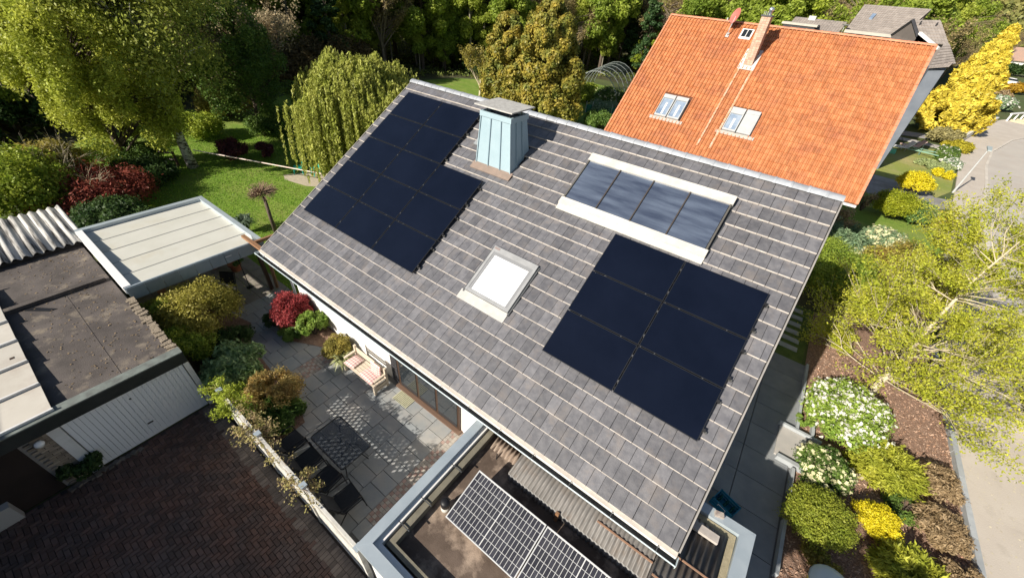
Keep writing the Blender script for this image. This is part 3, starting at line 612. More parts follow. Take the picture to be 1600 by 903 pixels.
g=G(); g.box(1.99,2.012,-16.4,-13.56,0,1.86); g.build('dark_gate',mat('dark_gate',(.020,.013,.010),(.028,.018,.014),scale=2,rough=.9),gar)
g=G(); g.box(2.0,2.2,-14.95,-14.3,0,.55); g.build('plinth',mat('grey_plinth',(.40,.39,.37),rough=.9),gar)
for k in range(12): G().rbox((2.22+random.uniform(-.03,.03),-13.5+k*.12,0),.13,.11,random.uniform(.05,.1),random.uniform(0,1),z0=0).build('edging_cobble',mat('cobble',(.17,.15,.13),(.11,.1,.09),scale=7,rough=.9,isl=.3),gar)
g=G(); g.lathe([(0,-.02),(.06,0),(.085,.05),(.085,.08),(.06,.13),(0,.15)],(2.12,-13.28,1.58),12); tag(g.build('wall_lamp',mat('opal_glass',(.80,.80,.78),rough=.2),None,True),'white globe wall lamp on the pale brick pier left of the garage door','wall lamp')
# lean-to of cream sheets on the left
lt=thing('cream_sheet_roof','raised lean-to roof of overlapping cream sheets at the left edge, above the garage roof','lean-to roof',(0,-14.5,0))
cs=mat('cream_sheet',(.56,.52,.45),(.64,.60,.53),scale=.8,rough=.4,isl=.08,c3=(.44,.38,.32),s3=.9,lo3=.5,hi3=.75)
for k in range(6):
    a=2.0-(k+1)*1.06; b=2.0-k*1.06
    G().hexa([(a,-18,2.20),(b,-18,2.25),(b,-12.76,2.25),(a,-12.76,2.20)],[(a,-18,2.23),(b,-18,2.28),(b,-12.76,2.28),(a,-12.76,2.23)]).build('roof_sheet',cs,lt)
    G().box(a-.02,a+.02,-18,-12.75,2.235,2.30).build('joint_strip',white_paint,lt)
g=G(); g.box(2.003,2.05,-18,-12.74,2.236,2.30); g.build('front_rail',white_paint,lt)
for y in (-13,-15.5):
    for x in (-3,-.5,1.85): G().box(x,x+.08,y,y+.08,2.12,2.27).build('post',darkwood,lt)
# corrugated fibre cement roof
fc=mat('fibre_cement',(.50,.49,.46),(.62,.60,.56),scale=2,rough=.8,c3=(.055,.05,.045),s3=1.2,lo3=.47,hi3=.62,stretch=(.35,6,1),detail=9,bump=.003)
sh=thing('corrugated_shed','open-sided shed with a stained white corrugated sheet roof behind the garage','shed',(-7.2,-12.5,0))
def corrug_y(y0,y1,x0,x1,z0,z1,amp,pitch,m,name,parent,seg=8,thick=.012):
    g=G(); n=int((y1-y0)/pitch*seg)
    for x,z in ((x0,z0),(x1,z1)):
        g.v+=[(x,y0+(y1-y0)*i/n,z+amp*math.sin(2*math.pi*i/seg)) for i in range(n+1)]
    for i in range(n): g.f.append((i,i+1,n+2+i,n+1+i)); g.m.append(0)
    o=g.build(name,m,parent,True); sm=o.modifiers.new('thickness','SOLIDIFY'); sm.thickness=thick; return o
corrug_y(-17,-10.28,-8.75,-5.55,2.42,2.30,.045,.245,fc,'roof_sheet',sh)
g=G(); g.box(-5.78,-5.66,-17,-10.4,1.95,2.24); g.box(-8.6,-5.7,-10.5,-10.42,0,2.2); g.build('wall',mat('black_boards',(.03,.027,.024),(.045,.04,.035),scale=4,rough=.9),sh)
# canopy
can=thing('canopy','flat terrace canopy with cream ribbed roof and grey sheet-metal edge','canopy',(-3.9,-8.4,0))
X0,X1,Y0,Y1=-6.32,-1.45,-10.42,-6.45
g=G(); g.box(X0,X0+.2,Y0,Y1,2.2,2.42); g.build('edge_coping',zinc,can)
g=G(); g.box(X0+.203,X1,Y1-.16,Y1,2.2,2.417); g.build('edge_coping',zinc,can)
g=G(); g.box(X1-.05,X1,Y0,Y1-.163,2.2,2.413); g.build('edge_coping',zinc,can)
g=G(); g.box(X0+.203,X1-.053,Y0-.02,Y0+.17,2.2,2.435); g.build('white_wall_cap',mat('white_cap',(.80,.80,.80),rough=.5),can)
crm=mat('cream_roof_panel',(.58,.57,.50),(.63,.62,.555),scale=1.2,rough=.5,c3=(.54,.49,.38),s3=.7,lo3=.55,hi3=.8)
for k in range(5):
    d=(X1-.05-X0-.2)/5; a=X0+.2+k*d
    G().hexa([(a+.012,Y0+.17,2.2),(a+d-.012,Y0+.17,2.2),(a+d-.012,Y1-.163,2.2),(a+.012,Y1-.163,2.2)],[(a+.012,Y0+.17,2.30),(a+d-.012,Y0+.17,2.26),(a+d-.012,Y1-.163,2.26),(a+.012,Y1-.163,2.30)]).build('roof_panel',crm,can)
for k in range(1,5):
    a=X0+.2+k*(X1-.25-X0)/5; G().box(a-.018,a+.018,Y0+.172,Y1-.165,2.27,2.312).build('seam_strip',mat('grey_seam',(.40,.40,.37),rough=.6),can)
for k in range(9):
    a=Y0+.01+k*.441; G().box(X1+.001,X1+.03,a+.006,a+.435,1.98,2.38).build('fascia_panel',mat('blue_grey_fascia',(.20,.25,.29),(.16,.21,.25),scale=3,rough=.5,isl=.12),can)
G().box(X1+.031,X1+.036,-7.75,-7.55,2.22,2.24).build('badge',white_paint,can)
for x,y in ((X0+.3,Y1-.2),(X1-.3,Y1-.2),(X0+.3,Y0+.25)): G().box(x-.06,x+.06,y-.06,y+.06,0,2.2).build('post',darkwood,can)
fence_w=mat('weathered_white_timber',(.66,.65,.61),(.50,.48,.43),scale=4,rough=.8,c3=(.30,.28,.21),s3=6,lo3=.55,hi3=.75)
# ---------------------------------------------------------------- white fence between drive and patio
fen=thing('lattice_fence','white timber fence with lattice top between the dark driveway and the patio','fence',(6.4,-10.27,0))
FY=-10.27
for x in (3.62,5.5,7.36,9.2):
    p=G().rbox((x,FY,0),.09,.09,1.78,0,z0=0).build('post',fence_w,fen)
    G().rbox((x,FY,0),.13,.13,.03,0,z0=1.78).build('post_cap',zinc,p)
bd=G().box(-.068,.068,-.010,.010,.08,1.0).mesh('board',fence_w)
for a,b in ((3.62,5.5),(5.5,7.36),(7.36,9.2)):
    for z,h in ((.05,.05),(1.0,.06),(1.62,.09)): G().box(a+.047,b-.047,FY-.03,FY+.03,z,z+h).build('rail',fence_w,fen)
    n=12; st=(b-a-.1)/n
    for k in range(n): place('board',bd,Matrix.Translation((a+.05+st*(k+.5),FY,0)),fen)
    z0,z1=1.06,1.62
    for sg in (1,-1):
        k=-4
        while True:
            xa=a+.05+k*.145; xb=xa+(z1-z0)
            k+=1
            if xa>b-.05: break
            p0=(xa,z0) ; p1=(xb,z1)
            if sg<0: p0=(xb,z0); p1=(xa,z1)
            # clip to panel
            (x0_,z0_),(x1_,z1_)=p0,p1
            def clip(xp,zp,xq,zq,lo,hi):
                if xp<lo: zp=zp+(zq-zp)*(lo-xp)/(xq-xp); xp=lo
                if xp>hi: zp=zp+(zq-zp)*(hi-xp)/(xq-xp); xp=hi
                return xp,zp
            if max(x0_,x1_)<a+.06 or min(x0_,x1_)>b-.06: continue
            q0=clip(x0_,z0_,x1_,z1_,a+.05,b-.05); q1=clip(x1_,z1_,x0_,z0_,a+.05,b-.05)
            if abs(q0[0]-q1[0])<.02: continue
            y=FY+.008*sg; w=.03
            G().hexa([(q0[0]-w,y-.006,q0[1]),(q0[0]+w,y-.006,q0[1]),(q0[0]+w,y+.006,q0[1]),(q0[0]-w,y+.006,q0[1])],[(q1[0]-w,y-.006,q1[1]),(q1[0]+w,y-.006,q1[1]),(q1[0]+w,y+.006,q1[1]),(q1[0]-w,y+.006,q1[1])]).build('lattice_slat',fence_w,fen)
# ---------------------------------------------------------------- patio furniture
mesh_glass=mat('smoked_table_top',(.06,.068,.078),rough=.2,alpha=.5)
def rounded(x0,x1,y0,y1,r=.07,n=4):
    P=[]
    for cx,cy,a0 in ((x1-r,y1-r,0),(x0+r,y1-r,90),(x0+r,y0+r,180),(x1-r,y0+r,270)):
        for k in range(n+1): t=math.radians(a0+90*k/n); P.append((cx+r*math.cos(t),cy+r*math.sin(t)))
    return P
tb=thing('patio_table','dark rectangular patio table with see-through top in front of the row of chairs','table',(6.41,-8.97,0))
P=rounded(5.72,7.1,-9.39,-8.54); g=G(); g.prism(P,.705,.713); g.build('table_top',mesh_glass,tb)
g=G(); g.tube([(x,y,.715) for x,y in P+P[:1]],.016,6); g.build('rim',black,tb)
for sx in (-1,1):
    for sy in (-1,1): G().tube([(6.41+sx*.15,-8.97+sy*.1,.70),(6.41+sx*.35,-8.97+sy*.18,.45),(6.41+sx*.55,-8.97+sy*.33,.02)],.014,6).build('leg',black,tb)
G().tube([(5.95,-9.25,.69),(6.41,-8.97,.66),(6.87,-8.69,.69)],.012,5).build('brace',black,tb); G().tube([(5.95,-8.69,.69),(6.41,-8.97,.66),(6.87,-9.25,.69)],.012,5).build('brace',black,tb)
def sling_chair(label,group,loc,rz):
    t=thing('garden_chair',label,'chair',(0,0,0),0,group)
    sling=mat('black_sling',(.022,.024,.028),(.03,.032,.036),scale=20,rough=.8)
    g=G(); g.hexa([(-.24,-.22,.40),(.24,-.22,.40),(.24,.26,.43),(-.24,.26,.43)],[(-.24,-.22,.412),(.24,-.22,.412),(.24,.26,.442),(-.24,.26,.442)]); g.build('seat',sling,t)
    g=G(); g.hexa([(-.24,-.23,.42),(.24,-.23,.42),(.24,-.215,.425),(-.24,-.215,.425)],[(-.24,-.46,1.05),(.24,-.46,1.05),(.24,-.445,1.055),(-.24,-.445,1.055)]); g.build('backrest',sling,t)
    for s in (-1,1):
        x=.265*s
        G().tube([(x,.27,.42),(x,-.22,.41),(x,-.47,1.06)],.016,6).build('side_rail',black,t)
        G().tube([(x,.30,.0),(x*1.08,.25,.62),(x*1.1,.18,.655),(x*1.1,-.25,.66),(x,-.33,.63)],.014,6).build('armrest',black,t)
        G().tube([(x,-.42,.0),(x,-.12,.42)],.014,6).build('leg',black,t)
    G().tube([(-.265,-.47,1.06),(.265,-.47,1.06)],.016,6).build('top_rail',black,t); G().tube([(-.265,.27,.42),(.265,.27,.42)],.014,6).build('front_rail',black,t)
    t.location=loc; t.rotation_euler=(0,0,rz); return t
c0=sling_chair('black sling chair nearest the planting bed in the row along the white fence','chairs along the white fence',(5.3,-9.72,.035),.05)
for k,lb in enumerate(('black sling chair second from the planting bed along the white fence','black sling chair third from the planting bed along the white fence','black sling chair nearest the metal coping in the row along the white fence')):
    c=copy_tree(c0); c['label']=lb; c.location=(6.05+k*.78,-9.72+.02*k,.035); c.rotation_euler=(0,0,(-.04,.06,-.1)[k])
c=copy_tree(c0); c['label']='lone black chair standing by the bushes near the canopy'; c['group']='';del c['group']; c.location=(-2.1,-8.05,.035); c.rotation_euler=(0,0,-2.5)
# bench with cushions
bn=thing('garden_bench','pale garden bench with pink checked cushions against the white wall','bench',(4.7,-6.95,0))
bw=mat('pale_bench_timber',(.62,.54,.43),(.54,.46,.36),scale=5,rough=.7)
for k in range(5): G().box(3.95,5.45,-7.25+k*.105,-7.25+k*.105+.09,.40,.43).build('seat_slat',bw,bn)
for x in (3.92,5.40):
    for y in (-7.26,-6.80): G().box(x,x+.07,y,y+.07,.03,.40 if y<-7 else .85).build('leg',bw,bn)
    G().box(x,x+.07,-7.19,-6.80,.58,.62).build('armrest',bw,bn)
    for z in (.12,.24): G().box(x+.01,x+.06,-7.19,-6.80,z,z+.08).build('side_board',bw,bn)
for z in (.55,.68): G().box(3.99,5.40,-6.77,-6.74,z,z+.09).build('back_rail',bw,bn)
ck=bpy.data.materials.new('pink_check'); ck.use_nodes=True; t_=ck.node_tree; tc=t_.nodes.new('ShaderNodeTexCoord'); pb=t_.nodes['Principled BSDF']; pb.inputs['Roughness'].default_value=.9
sepx=t_.nodes.new('ShaderNodeSeparateXYZ'); t_.links.new(tc.outputs['Object'],sepx.inputs[0]); vals=[]
for ax in (0,1):
    m1=t_.nodes.new('ShaderNodeMath'); m1.operation='PINGPONG'; m1.inputs[1].default_value=.045; t_.links.new(sepx.outputs[ax],m1.inputs[0])
    m2=t_.nodes.new('ShaderNodeMath'); m2.operation='GREATER_THAN'; m2.inputs[1].default_value=.024; t_.links.new(m1.outputs[0],m2.inputs[0]); vals.append(m2)
ad=t_.nodes.new('ShaderNodeMath'); ad.operation='ADD'; t_.links.new(vals[0].outputs[0],ad.inputs[0]); t_.links.new(vals[1].outputs[0],ad.inputs[1])
rp=t_.nodes.new('ShaderNodeValToRGB'); rp.color_ramp.interpolation='CONSTANT'; rp.color_ramp.elements[0].color=(.72,.62,.56,1); rp.color_ramp.elements[1].position=.4; rp.color_ramp.elements[1].color=(.60,.40,.38,1); e=rp.color_ramp.elements.new(.9); e.color=(.42,.22,.22,1)
dv=t_.nodes.new('ShaderNodeMath'); dv.operation='MULTIPLY'; dv.inputs[1].default_value=.5; t_.links.new(ad.outputs[0],dv.inputs[0]); t_.links.new(dv.outputs[0],rp.inputs[0]); t_.links.new(rp.outputs[0],pb.inputs['Base Color'])
def cushion(label,loc,rot,sx=.46,sy=.46):
    bmh=bmesh.new(); bmesh.ops.create_grid(bmh,x_segments=8,y_segments=8,size=.5)
    vs=[];fs=[]; n=9
    g=G()
    for side in (1,-1):
        o=len(g.v)
        for v in bmh.verts:
            x,y=v.co.x*2,v.co.y*2; h=.05*(max(0,1-x**4)*max(0,1-y**4))**.5
            g.v.append((v.co.x*sx,v.co.y*sy,side*h+.05))
        for f in bmh.faces:
            q=[v.index+o for v in f.verts]; g.f.append(tuple(q if side>0 else q[::-1])); g.m.append(0)
    bmh.free(); o=g.build('cushion',ck,None,True); o.location=loc; o.rotation_euler=rot; return tag(o,label,'cushion','checked cushions on the bench')
cushion('pink checked cushion lying at the left end of the bench',(4.2,-7.03,.43),(0,0,.05),.42,.48)
cushion('pink checked cushion lying at the right end of the bench',(5.05,-7.03,.43),(0,0,-.05),.62,.48)
cushion('pink checked cushion standing against the wall behind the bench',(5.12,-6.83,.70),(1.45,0,.02),.46,.42)
# door mat
g=G()
for k in range(11): g.box(5.93+k*.056,5.93+k*.056+.03,-6.98,-6.50,.04,.062)
dm=g.build('door_mat',mat('straw_mat',(.62,.60,.42),(.5,.48,.33),scale=9,rough=.9)); dm.rotation_euler=(0,0,0); tag(dm,'straw-coloured slatted door mat on the slabs in front of the patio door','door mat'); stuff(dm) if False else None
# pots and round table under the canopy
terra=mat('terracotta',(.42,.16,.085),(.36,.13,.07),scale=6,rough=.8)
def pot(label,x,y,r,h,leaf,n=500,lr=1.4,lh=1.0,z0=.035):
    t=thing('plant_pot',label,'plant pot',(x,y,z0))
    G().lathe([(r*.68,0),(r*.72,.02),(r*.95,h*.85),(r*1.08,h*.86),(r*1.08,h),(r*.95,h),(r*.93,h*.93),(0,h*.92)],(x,y,z0),16).build('pot',terra,t,True)
    cc=clumps(9,(r*lr,r*lr,r*lh))+np.array([x,y,z0+h+r*lh*.7]); P_,d,k=crown_pts(cc,np.full(len(cc),r*.55),n); quads('foliage',P_,d+RNG.normal(size=d.shape)*.6,.06,leaf,t); return t
# ---------------------------------------------------------------- plants in pots, small things under the canopy
gl1=leafmat('potted_leaf',(.03,.07,.02),(.08,.12,.03),scale=6)
pot('terracotta pot with a dark green plant under the canopy, nearest the timber post',-3.95,-6.95,.23,.34,gl1,500)
pot('small terracotta pot at the back under the canopy beside the round table',-4.75,-7.5,.16,.2,leafmat('ochre_leaf',(.25,.2,.04),(.1,.13,.03)),250)
pot('wide shallow pot with ochre plants under the canopy edge',-4.9,-7.0,.18,.2,MATS['ochre_leaf'],250)
rt=thing('round_table','small round pale-topped table half under the canopy edge','table',(-4.3,-8.15,0))
G().lathe([(0,.70),(.36,.70),(.38,.715),(.36,.73),(0,.73)],(-4.1,-8.15,0),24).build('table_top',mat('mosaic_top',(.62,.55,.40),(.42,.40,.36),scale=7,rough=.5),rt)
G().lathe([(.22,0),(.2,.03),(.03,.06),(.03,.70)],(-4.1,-8.15,0),12).build('pedestal',black,rt)
g=G(); g.box(-5.3,-4.2,-9.6,-9.25,.38,.43)
for a in (-5.25,-4.3): g.box(a,a+.06,-9.55,-9.3,.03,.38)
tag(g.build('side_bench',wood_br),'orange-brown timber bench under the canopy next to the yellow maple','bench')
g=G(); g.tube([(-2.45,-7.15,.03),(-2.45,-7.15,1.35)],.015,6); g.lathe([(.12,.03),(.12,.05),(.02,.06)],(-2.45,-7.15,0),12); g.lathe([(0,1.33),(.035,1.36),(0,1.42)],(-2.45,-7.15,0),8)
tag(g.build('garden_torch',black,None,True),'thin black garden torch pole beside the lone black chair','garden torch')
# ---------------------------------------------------------------- orange house
P2=math.radians(41.4); C2,S2=math.cos(P2),math.sin(P2); OX0,OX1,OY,OZ,OS=2.93,15.93,18.65,9.55,9.02
def OP(u,s,n=0.,sg=1): return (u,OY-sg*(s*C2+n*S2),OZ-s*S2+n*C2)
oh=thing('orange_roofed_house','neighbouring white house with the bright orange clay pantile roof','house',(9.4,OY,0))
zt=OZ-5.9*S2/C2-.15
g=G(); sec=[(OY-5.9,0),(OY+5.9,0),(OY+5.9,zt),(OY,OZ-.2),(OY-5.9,zt)]; x0,x1=OX0+.35,OX1-.35
v=[(x0,y,z) for y,z in sec]+[(x1,y,z) for y,z in sec]; g.add(v,[(0,1,2,3,4),(9,8,7,6,5)]+[(i,5+i,5+(i+1)%5,(i+1)%5) for i in range(5)]); g.build('wall',white_wall,oh)
g=G()
for sg in (1,-1):
    q=[OP(OX0,.03,-.03,sg),OP(OX1,.03,-.03,sg),OP(OX1,OS,-.03,sg),OP(OX0,OS,-.03,sg)]; b=[OP(OX0,.03,-.2,sg),OP(OX1,.03,-.2,sg),OP(OX1,OS,-.2,sg),OP(OX0,OS,-.2,sg)]
    g.hexa([b[3],b[2],b[1],b[0]],[q[3],q[2],q[1],q[0]]) if sg>0 else g.hexa(b,q)
orf=g.build('roof',mat('red_underlay',(.12,.05,.03),rough=.9),oh)
def pant():
    w=.2; g=G(); L=.365; prof=[(0.003,.012),(.015,.045),(.04,.062),(.068,.056),(.082,.006),(.12,.0),(.195,.008)]
    a=[(x+.0,0,z+.03) for x,z in prof]; b=[(x,L,z-.006) for x,z in prof]; c=[(x,0,-.006) for x,z in prof]; n=len(prof)
    g.add(a+b+c,[(i,i+1,n+i+1,n+i) for i in range(n-1)]+[(2*n+i,2*n+i+1,i+1,i) for i in range(n-1)]+[(2*n,0,n)]); return g.mesh('pantile',red_top)
pm=pant()
def omask(u,s): return (5.1<u+.1<6.75 and 5.55<s-.1<7.1) or (8.9<u+.1<10.4 and 5.5<s-.1<7.05) or (7.35<u+.1<7.95 and .42<s-.1<1.1) or (8.3<u+.1<8.8 and 1.9<s-.15<2.85)
ot=[]
for r in range(27):
    sf=OS-r*.334
    for k in range(65):
        u=OX0+k*.2
        if not omask(u,sf): ot.append((u,sf))
ot.sort(key=lambda t:(Vector(OP(*t))-CAMLOC).length)
vis_o=[t for t in ot if t[1]<8.3-(t[0]-10)*.0 and (t[0]>12 or t[1]<6.5)]
topo=set(vis_o[:300]); rest=G()
for t in ot:
    M=frame(OP(t[0],t[1],-.01+random.uniform(-.002,.002)),(1,0,0),(0,C2,S2),(0,-S2,C2))@Matrix.Rotation(random.uniform(-.01,.01),4,'Z')
    if t in topo: place('pantile',pm,M,orf)
    else:
        o=len(rest.v); rest.v+=[tuple(M@vv.co) for vv in pm.vertices]; rest.f+=[tuple(i+o for i in p.vertices) for p in pm.polygons]; rest.m+=[0]*len(pm.polygons)
stuff(rest.build('pantiles',red_top,orf))
rm2=ridge_mesh(.372,.12,'ridge_tile',redridge_m,.014)
for k in range(35): place('ridge_tile',rm2,Matrix.Translation((OX0+k*.3715,OY,OZ-.02+random.uniform(-.004,.004))),orf)
vt=G().hexa([(0,0,-.16),(.035,0,-.16),(.035,.35,-.16),(0,.35,-.16)],[(-.02,0,.055),(.1,0,.055),(.1,.35,.028),(-.02,.35,.028)]).mesh('verge_tile',redridge_m)
for r in range(27):
    for X in (OX0-.03,OX1-.045): place('verge_tile',vt,frame(OP(X,OS-r*.334,0),(1,0,0),(0,C2,S2),(0,-S2,C2)),orf)
def orect(g,u0,u1,s0,s1,n0,n1): g.hexa([OP(u0,s1,n0),OP(u1,s1,n0),OP(u1,s0,n0),OP(u0,s0,n0)],[OP(u0,s1,n1),OP(u1,s1,n1),OP(u1,s0,n1),OP(u0,s0,n1)])
for u,s1,shut in ((5.17,7.0,0),(8.95,6.93,1)):
    g=G(); orect(g,u-.22,u+1.72,s1+.02,s1+.22,.02,.05); wf=g.build('roof_window',mat('lead_apron',(.36,.34,.31),(.48,.42,.36),scale=8,rough=.7),oh)
    for q in range(2):
        a=u+.03+q*.74; b=a+.68; s0=s1-1.42
        hh=.38 if (shut and q==0) else .24
        g=G(); orect(g,a,b,s0,s0+hh,.02,.16); g.build('roller_box',whitealu,wf)
        for c,d in ((a,a+.05),(b-.05,b)): g=G(); orect(g,c,d,s0+hh,s1,.02,.13); g.build('frame',whitealu,wf)
        g=G(); orect(g,a+.05,b-.05,s1-.1,s1,.02,.13); g.build('frame',whitealu,wf)
        g=G()
        if shut and q==1:
            orect(g,a+.05,b-.05,s0+hh,s1-.1,.02,.14); g.build('roller_shutter',whitealu,wf)
        else:
            orect(g,a+.05,b-.05,s0+hh,s1-.1,.02,.09); g.build('pane',bluewin,wf)
            g=G(); orect(g,a+.30,a+.40,s0+hh+.25,s1-.16,.091,.094); g.build('curtain',white_paint,wf)
        g=G(); orect(g,b+.003,b+.045,s0+.02,s1,.0,.04); g.build('gap_flashing',zinc_dark,wf)
g=G(); orect(g,7.34,7.96,.43,1.12,.02,.07); sk_=g.build('small_roof_window',white_paint,oh)
for a in (7.42,7.67): g=G(); orect(g,a,a+.21,.5,.98,.07,.085); g.build('pane',glass_dark,sk_)
# chimney of the orange house
cy0,cy1=16.55,17.25
g=G(); g.box(8.31,8.76,cy0,cy1,7.2,9.98); och=g.build('chimney',mat('pink_brick',(.46,.30,.22),(.52,.36,.27),scale=16,rough=.9,c3=(.42,.25,.18),s3=8,bump=.003),oh)
cb=G().box(.004,.146,-.012,0,.003,.10).mesh('brick',mat('pink_brick_face',(.46,.30,.22),(.54,.38,.29),scale=5,rough=.9,isl=.18))
for r in range(22):
    for c in range(3): place('brick',cb,Matrix.Translation((8.311+c*.15,cy0,7.72+r*.103)),och)
g=G(); g.box(8.27,8.80,cy0-.05,cy1+.05,9.985,10.05); g.build('cap',zinc_dark,och)
g=G(); g.lathe([(.09,10.05),(.09,10.22),(.14,10.24),(.12,10.34),(.05,10.4),(0,10.4)],(8.6,16.9,0),10); g.build('flue_cowl',mat('shiny_steel',(.6,.65,.7),rough=.25,metal=.8),och,True)
for x in (8.36,8.44,8.52): G().tube([(x,cy0+.1,10.05),(x,cy0+.1,10.2)],.012,5).build('cap_pin',whitealu,och)
g=G(); orect(g,8.12,8.95,2.78,3.05,.03,.06); orect(g,8.12,8.30,1.7,2.78,.03,.06); orect(g,8.77,8.95,1.7,2.78,.03,.06); stuff_=g.build('lead_flashing',mat('white_lead',(.62,.60,.57),(.5,.5,.5),scale=6,rough=.5),och)
g=G(); g.box(OX0,OX1+.02,OP(0,OS)[1]-.14,OP(0,OS)[1]-.02,OP(0,OS)[2]-.12,OP(0,OS)[2]-.03); g.build('gutter',white_paint,oh)
for X in (OX0+.31,OX1-.33):
    q=[OP(X,.1,-.35),OP(X+.03,.1,-.35),OP(X+.03,OS,-.35),OP(X,OS,-.35)]; t_=[OP(X,.1,-.201),OP(X+.03,.1,-.201),OP(X+.03,OS,-.201),OP(X,OS,-.201)]
    G().hexa([q[3],q[2],q[1],q[0]],[t_[3],t_[2],t_[1],t_[0]]).build('barge_board',white_paint,oh)
# limewashed stripes below the chimney
st_m=mat('lime_run_off',(.62,.40,.30),(.60,.24,.11),scale=5,rough=.8,lo=.4,hi=.6)
for u,w0 in ((8.18,.09),(8.84,.10)):
    g=G(); orect(g,u,u+w0,3.06,8.2,.066,.07); g.build('lime_streak',st_m,oh)
# dish
ds=thing('satellite_dish','dull red satellite dish on a bent pole near the orange roof ridge','satellite dish',OP(6.7,.9))
D=Vector((6.72,18.0,9.85)); n_=Vector((-.62,-.72,.30)).normalized(); a_=n_.cross(Vector((0,0,1))).normalized(); b_=a_.cross(n_)
g=G(); N_=20; v=[];f=[]
for r,dd in ((0,.07),(.18,.055),(.32,.02),(.36,0),(.365,.012),(.32,.035),(.18,.07),(0,.085)):
    for k in range(N_): t=2*math.pi*k/N_; v.append(D-n_*dd+a_*r*math.cos(t)*.9+b_*r*math.sin(t)*1.08)
for i in range(7):
    for k in range(N_): f.append((i*N_+k,i*N_+(k+1)%N_,(i+1)*N_+(k+1)%N_,(i+1)*N_+k))
g.add(v,f); g.build('reflector',mat('brick_red_paint',(.42,.13,.10),(.46,.16,.13),scale=3,rough=.5),ds,True)
G().tube([OP(6.7,1.05,.05),OP(6.72,.95,.35),D-n_*.08],.022,6).build('pole',whitealu,ds)
G().tube([D-b_*.36,D-b_*.3+n_*.33],.012,5).build('feed_arm',whitealu,ds); G().lathe([(0,0),(.04,0),(.04,.1),(0,.1)],tuple(D-b_*.3+n_*.33-Vector((0,0,.03))),8).build('receiver',whitealu,ds)
g=G(); orect(g,6.62,6.8,.85,1.15,.05,.07); g.build('base_plate',whitealu,ds)
# ---------------------------------------------------------------- grey houses behind
gt=mat('weathered_brown_tile',(.27,.235,.21),(.33,.29,.26),scale=1.5,rough=.85,isl=.12)
def tiled(name,parent,A,B,Cc,Dd,rows,cols,m,th=.07):
    """roof slope: A,B = ridge left/right, Cc,Dd = eave right/left; courses of stepped tiles"""
    A,B,Cc,Dd=map(Vector,(A,B,Cc,Dd)); nrm=(B-A).cross(Dd-A).normalized()
    if nrm.z<0: nrm=-nrm
    g=G()
    for r in range(rows):
        f0,f1=r/rows,(r+1)/rows+.15/rows
        l0,l1=A.lerp(Dd,f0),A.lerp(Dd,f1); r0,r1=B.lerp(Cc,f0),B.lerp(Cc,f1)
        for c in range(cols):
            a,b=c/cols+.03/cols,(c+1)/cols-.03/cols
            p=[l1.lerp(r1,a),l1.lerp(r1,b),l0.lerp(r0,b),l0.lerp(r0,a)]
            g.hexa(p,[p[0]+nrm*th,p[1]+nrm*th,p[2]+nrm*th*.3,p[3]+nrm*th*.3])
    return stuff(g.build(name,m,parent))
def solid(name,parent,m,pts,faces): g=G(); g.add(pts,faces); return g.build(name,m,parent)
def quadslab(name,parent,m,pts,th):
    P_=[Vector(p) for p in pts]; n=(P_[1]-P_[0]).cross(P_[3]-P_[0]).normalized()
    if n.z<0: n=-n
    g=G(); g.hexa([tuple(p-n*th) for p in P_],[tuple(p) for p in P_]); return g.build(name,m,parent)
darkw=mat('dark_cladding',(.035,.035,.04),(.05,.05,.055),scale=2,rough=.7)
trim=mat('beige_trim',(.50,.46,.40),(.42,.39,.34),scale=2,rough=.8)
brownw=mat('brown_grey_render',(.17,.145,.13),(.20,.17,.155),scale=1,rough=.9)
hb=thing('brown_roofed_house','house with weathered brown tile roof, small skylight and flat dormer behind the orange roof','house',(14,53,0))
RA,RB,EB,EA=(12.0,53.5,11.4),(17.7,53.5,11.48),(16.3,50,9.1),(11.55,50,9.25)
tiled('roof_tiles',hb,RA,RB,EB,EA,13,26,gt); quadslab('roof',hb,darkw,[RA,RB,EB,EA],.12)
tiled('back_tiles',hb,RA,RB,(17.6,57,9.1),(12,57,9.1),13,26,gt)
g=G(); g.box(12.0,17.2,50.3,56.8,0,9.0); g.build('wall',brownw,hb)
solid('gable',hb,brownw,[(17.25,50.4,9.0),(17.25,56.8,9.0),(17.45,53.5,11.3),(17.1,50.4,9.0),(17.1,56.8,9.0),(17.3,53.5,11.3)],[(0,1,2),(5,4,3),(0,3,4,1),(1,4,5,2),(2,5,3,0)])
g=G(); g.box(11.5,15.75,47.6,50.4,8.95,9.2); g.build('dormer_roof',trim,hb); g=G(); g.box(11.75,15.4,47.75,50.3,7.5,8.95); g.build('dormer_wall',darkw,hb)
g=G(); g.hexa([(13.0,51.5,10.0),(13.3,51.5,10.0),(13.45,52.1,10.4),(13.1,52.1,10.4)],[(13.0,51.45,10.32),(13.3,51.45,10.32),(13.45,52.05,10.72),(13.1,52.05,10.72)]); g.build('skylight',bluewin,hb)
ha=thing('dormer_house','low brown roof with long dark flat dormer peeping over the orange ridge','house',(8,52,0))
tiled('roof_tiles',ha,(6.2,52.4,9.75),(11.3,52.4,9.75),(11.0,49.4,8.6),(6.0,49.4,8.6),8,20,gt)
g=G(); g.box(6.2,11.1,49.6,56,0,8.6); g.build('wall',brownw,ha); g=G(); g.box(5.6,9.0,47.8,51.5,9.1,9.3); g.build('dormer_roof',trim,ha); g=G(); g.box(5.8,8.8,47.9,51.4,7.5,9.1); g.build('dormer_wall',darkw,ha)
g=G(); g.box(7.55,8.25,51.9,52.5,9.5,10.0); g.build('chimney',whitealu,ha)
